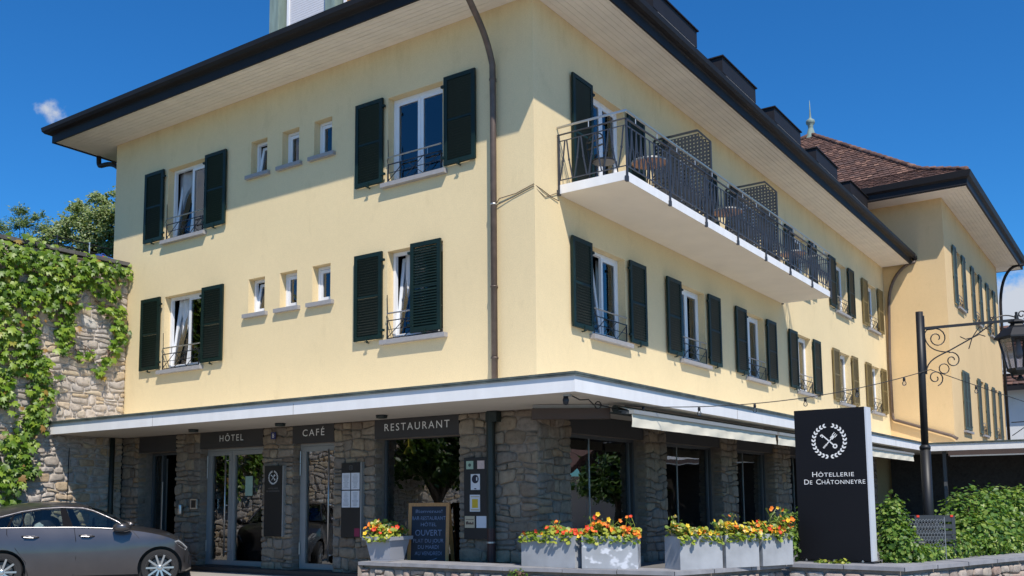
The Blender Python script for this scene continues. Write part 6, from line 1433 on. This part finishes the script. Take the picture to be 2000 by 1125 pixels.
for s in (-1, 1):
    mb = MB()   # window frame: rail strip, A, B and C pillars
    xr = [-.8, -.5, -.25, -.05, .1, .25, .4, .56, .72, .88, 1.04, 1.2, 1.28, 1.37, 1.45, 1.53, 1.62, 1.7, 1.77, 1.84, 1.9, 1.97]
    mb.grid([[(x, s*(yrail(interp(x, rail))+.004), interp(x, rail)+.008), (x, s*(yrail(interp(x, rail)-.035)+.004), interp(x, rail)-.035), (x, s*(yrail(interp(x, rail)-.035)-.03), interp(x, rail)-.035), (x, s*(yrail(interp(x, rail))-.03), interp(x, rail)+.0)] for x in xr], closed=True); build('roof_rail', mb, ['car'], car, True)
    def pil(a0, a1, b0, b1, matn, nm='pillar'):
        mb = MB(); P_ = []
        for (xb, xt) in ((a0, b0), (a1, b1)):
            zb_, zt_ = interp(xb, bl)-.02, interp(xt, rail)-.02; P_ += [(xb, s*(yrail(zb_)+.006), zb_), (xt, s*(yrail(zt_)+.006), zt_)]
        mb.extr([P_[0], P_[2], P_[3], P_[1]], (0, 0, 0), (0, -s*.04, 0)); build(nm, mb, [matn], car)
    pil(.92, 1.085, .84, .925, 'pillar_black'); pil(.035, .075, .12, .15, 'pillar_black'); pil(.305, .325, .245, .26, 'pillar_black')
    mb = MB()
    for x0, x1 in zip(xr, xr[1:]):
        za, zb2, ta, tb = interp(x0, bl)-.015, interp(x1, bl)-.015, interp(x0, rail)-.02, interp(x1, rail)-.02
        if ta > za+.005 or tb > zb2+.005: mb.quad((x0, s*yrail(za), za), (x1, s*yrail(zb2), zb2), (x1, s*yrail(max(tb, zb2)), max(tb, zb2)), (x0, s*yrail(max(ta, za)), max(ta, za)))
    build('side_window', mb, ['car_glass'], car)
    mb = MB(); mb.tube([(x, s*(yside(z-.02, x)-.005 if False else .818), z) for x, z in ((-.6, 1.058), (-.05, 1.062), (.31, 1.062), (.91, 1.056), (1.09, 1.053), (1.5, 1.035), (1.80, 1.012))], .006, 6); build('belt_trim', mb, ['chrome'], car)
    # shut lines and handles
    for ln in ([(.05, 1.05), (.055, .95), (.2, .71), (.36, .48), (.40, .25)], [(1.09, 1.04), (1.126, .842), (1.137, .528), (1.10, .225)], [(2.03, .975), (2.14, .846), (2.115, .22)]):
        mb = MB(); mb.tube([(x, s*(yside(z, x)-.003), z) for x, z in ln], .0065, 5); build('shut_line', mb, ['black'], car)
    for x0, x1 in ((.29, .55), (1.18, 1.42)):
        mb = MB(); mb.tube([(x0, s*(yside(.9)-.005), .912), (x0+.06, s*(yside(.9)+.03), .91), (x1-.06, s*(yside(.9)+.03), .897), (x1, s*(yside(.9)-.005), .892)], [.018, .020, .020, .015], 8); build('handle', mb, ['car'], car, True)
        mb = MB(); mb.tube([(x0+.03, s*(yside(.9)+.043), .899), (x1-.08, s*(yside(.9)+.043), .888)], .008, 6); build('handle_trim', mb, ['chrome'], car)
    mb = MB(); mb.tube([(1.74, s*.90, 1.035), (1.77, s*.97, 1.04), (1.86, s*1.0, 1.045), (1.95, s*.98, 1.045), (1.99, s*.92, 1.04)], [.04, .072, .078, .068, .035], 12); mb.tube([(1.86, s*.8, .99), (1.86, s*.92, 1.0)], [.03, .03], 8); build('mirror', mb, ['car'], car, True)
    mb = MB(); mb.tube([(1.77, s*1.025, 1.035), (1.92, s*1.04, 1.045)], .010, 6); build('mirror_trim', mb, ['chrome'], car)
    mb = MB(); hl = [(2.73, .775), (2.80, .80), (2.88, .735), (2.955, .66), (2.93, .61), (2.84, .665)]
    mb.extr([(x, s*(yside(z, x)+.004), z) for x, z in hl], (0, 0, 0), (0, -s*.03, 0)); build('headlight', mb, ['lens'], car)
    mb = MB(); mb.tube([(2.78, s*(yside(.72, 2.78)+.008), .755), (2.86, s*(yside(.72, 2.86)+.008), .71), (2.93, s*(yside(.66, 2.93)+.008), .645)], .011, 6); build('headlight_reflector', mb, ['chrome'], car)
    mb = MB(); mb.extr([(2.90, s*(yside(.45, 2.9)+.006), .52), (2.985, s*(yside(.45, 2.985)+.006), .50), (2.99, s*(yside(.4, 2.99)+.006), .36), (2.90, s*(yside(.4, 2.9)+.006), .40)], (0, 0, 0), (0, -s*.03, 0)); build('air_intake', mb, ['black'], car)
    for x in (0.0, 2.50):
        wv = put('wheel', None, car) if False else None
        mb = MB(); mb.lathe([(.20, -.09), (.235, -.105), (.305, -.10), (.318, -.075), (.32, 0), (.318, .075), (.305, .10), (.2, .09)], (0, 0, 0), 32, axis='y', cap=False); w_ = build('wheel', mb, ['tyre'], car, loc=(x, s*(HW-.125), .32), rot=(0, 0, 0)); smooth_angle(w_, 40)
        mb = MB(); mb.lathe([(.235, -.098), (.243, -.106), (.243, -.10), (.225, -.06), (.22, 0)], (0, 0, 0), 32, axis='y', cap=False)
        for k in range(10):
            a = 2*math.pi*k/10; ca, sa = math.cos(a), math.sin(a); mb.bar((.04*ca, -.088, .04*sa), (.232*ca, -.098, .232*sa), .032, .022, 0, up=(0, 1, 0))
        mb.lathe([(.001, -.112), (.03, -.11), (.06, -.09), (.06, -.05)], (0, 0, 0), 16, axis='y')
        if s > 0: mb.v = [(v[0], -v[1], v[2]) for v in mb.v]
        build('rim', mb, ['rim'], w_)
        mb = MB(); mb.lathe([(.17, -.03*s*-1), (.17, .0)], (0, 0, 0), 20, axis='y'); mb.lathe([(.222, .02), (.222, .03)], (0, 0, 0), 20, axis='y', m=1); build('brake_disc', mb, ['dark_alu', 'black'], w_)
mb = MB(); mb.box(-.6, -.76, .98, 1.5, .76, 1.0); mb.box(1.45, -.74, .9, 1.85, .74, 1.03)
for s in (-.37, .37):
    for x in (.62, -.15): mb.tube([(x+.05, s, .75), (x-.08, s, 1.12), (x-.11, s, 1.20)], [.22, .20, .12], 10); mb.tube([(x-.11, s, 1.18), (x-.12, s, 1.34)], [.09, .10], 10)
mb.box(1.28, -.13, 1.30, 1.31, .10, 1.36); mb.tube([(1.30, 0, 1.34), (1.33, 0, 1.41)], .012, 5)
build('seats', mb, ['seat'], car)
mb = MB(); mb.lathe([(.17, -.014), (.185, 0), (.17, .014)], (1.32, .37, 1.02), 18, axis='x'); build('steering_wheel', mb, ['seat'], car)
mb = MB(); mb.tube([(.50, -.55, .98), (.52, -.52, 1.08), (.55, -.5, 1.14)], [.10, .09, .03], 8); tag(build('white_bag', mb, ['paper'], car), 'white bag on the front seat')

# ------------------------------------------------------------------ across the street, seen only mirrored in the glass
t = thing('street_wall', 'stone wall across the street mirrored in the entrance glass', 'wall', (-24, -22, -.43))
mb = MB(); mb.box(-10, -.5, 0, 14, 0, 2.6); build('wall_core', mb, ['wall_stone'], t)
for i, (x, y, h) in enumerate([(-9.3, -8.6, 4.6), (-14.5, -20, 6), (-22, -21, 6), (9.6, 21.5, 3.4), (10.5, 29, 6.0)]):
    limb_tree('tree', ['leafy tree across the street mirrored in the restaurant window', 'leafy tree across the street mirrored in the hotel door', 'leafy tree across the street mirrored in the café door', 'leafy tree mirrored in the nearest terrace window', 'tall tree mirrored in the far terrace windows'][i], 'tree', (x, y, -.43), h,
              [(0, 0, h*.75, 1.5), (1.2, .3, h*.6, 1.3), (-1.1, -.4, h*.62, 1.3), (.2, 1, h*.5, 1.2), (0, -1, h*.5, 1.2)], 5000, .17, 'oval', 'dark_tree', .2)
t = thing('brown_house', 'house with brown tiled roof mirrored in the nearest terrace window', 'house', (17.0, 31, -.8), R(25))
mb = MB(); mb.box(-5, -4, 0, 5, 4, 3.0); build('wall', mb, ['house_white'], t); mb = MB(); mb.extr([(-6, -5, 2.9), (6, -5, 2.9), (6, 0, 6.4), (-6, 0, 6.4)], (0, 0, 0), (0, 0, .2)); mb.extr([(-6, 5, 2.9), (6, 5, 2.9), (6, 0, 6.4), (-6, 0, 6.4)], (0, 0, 0), (0, 0, .2)); build('roof', mb, ['tile_far'], t)
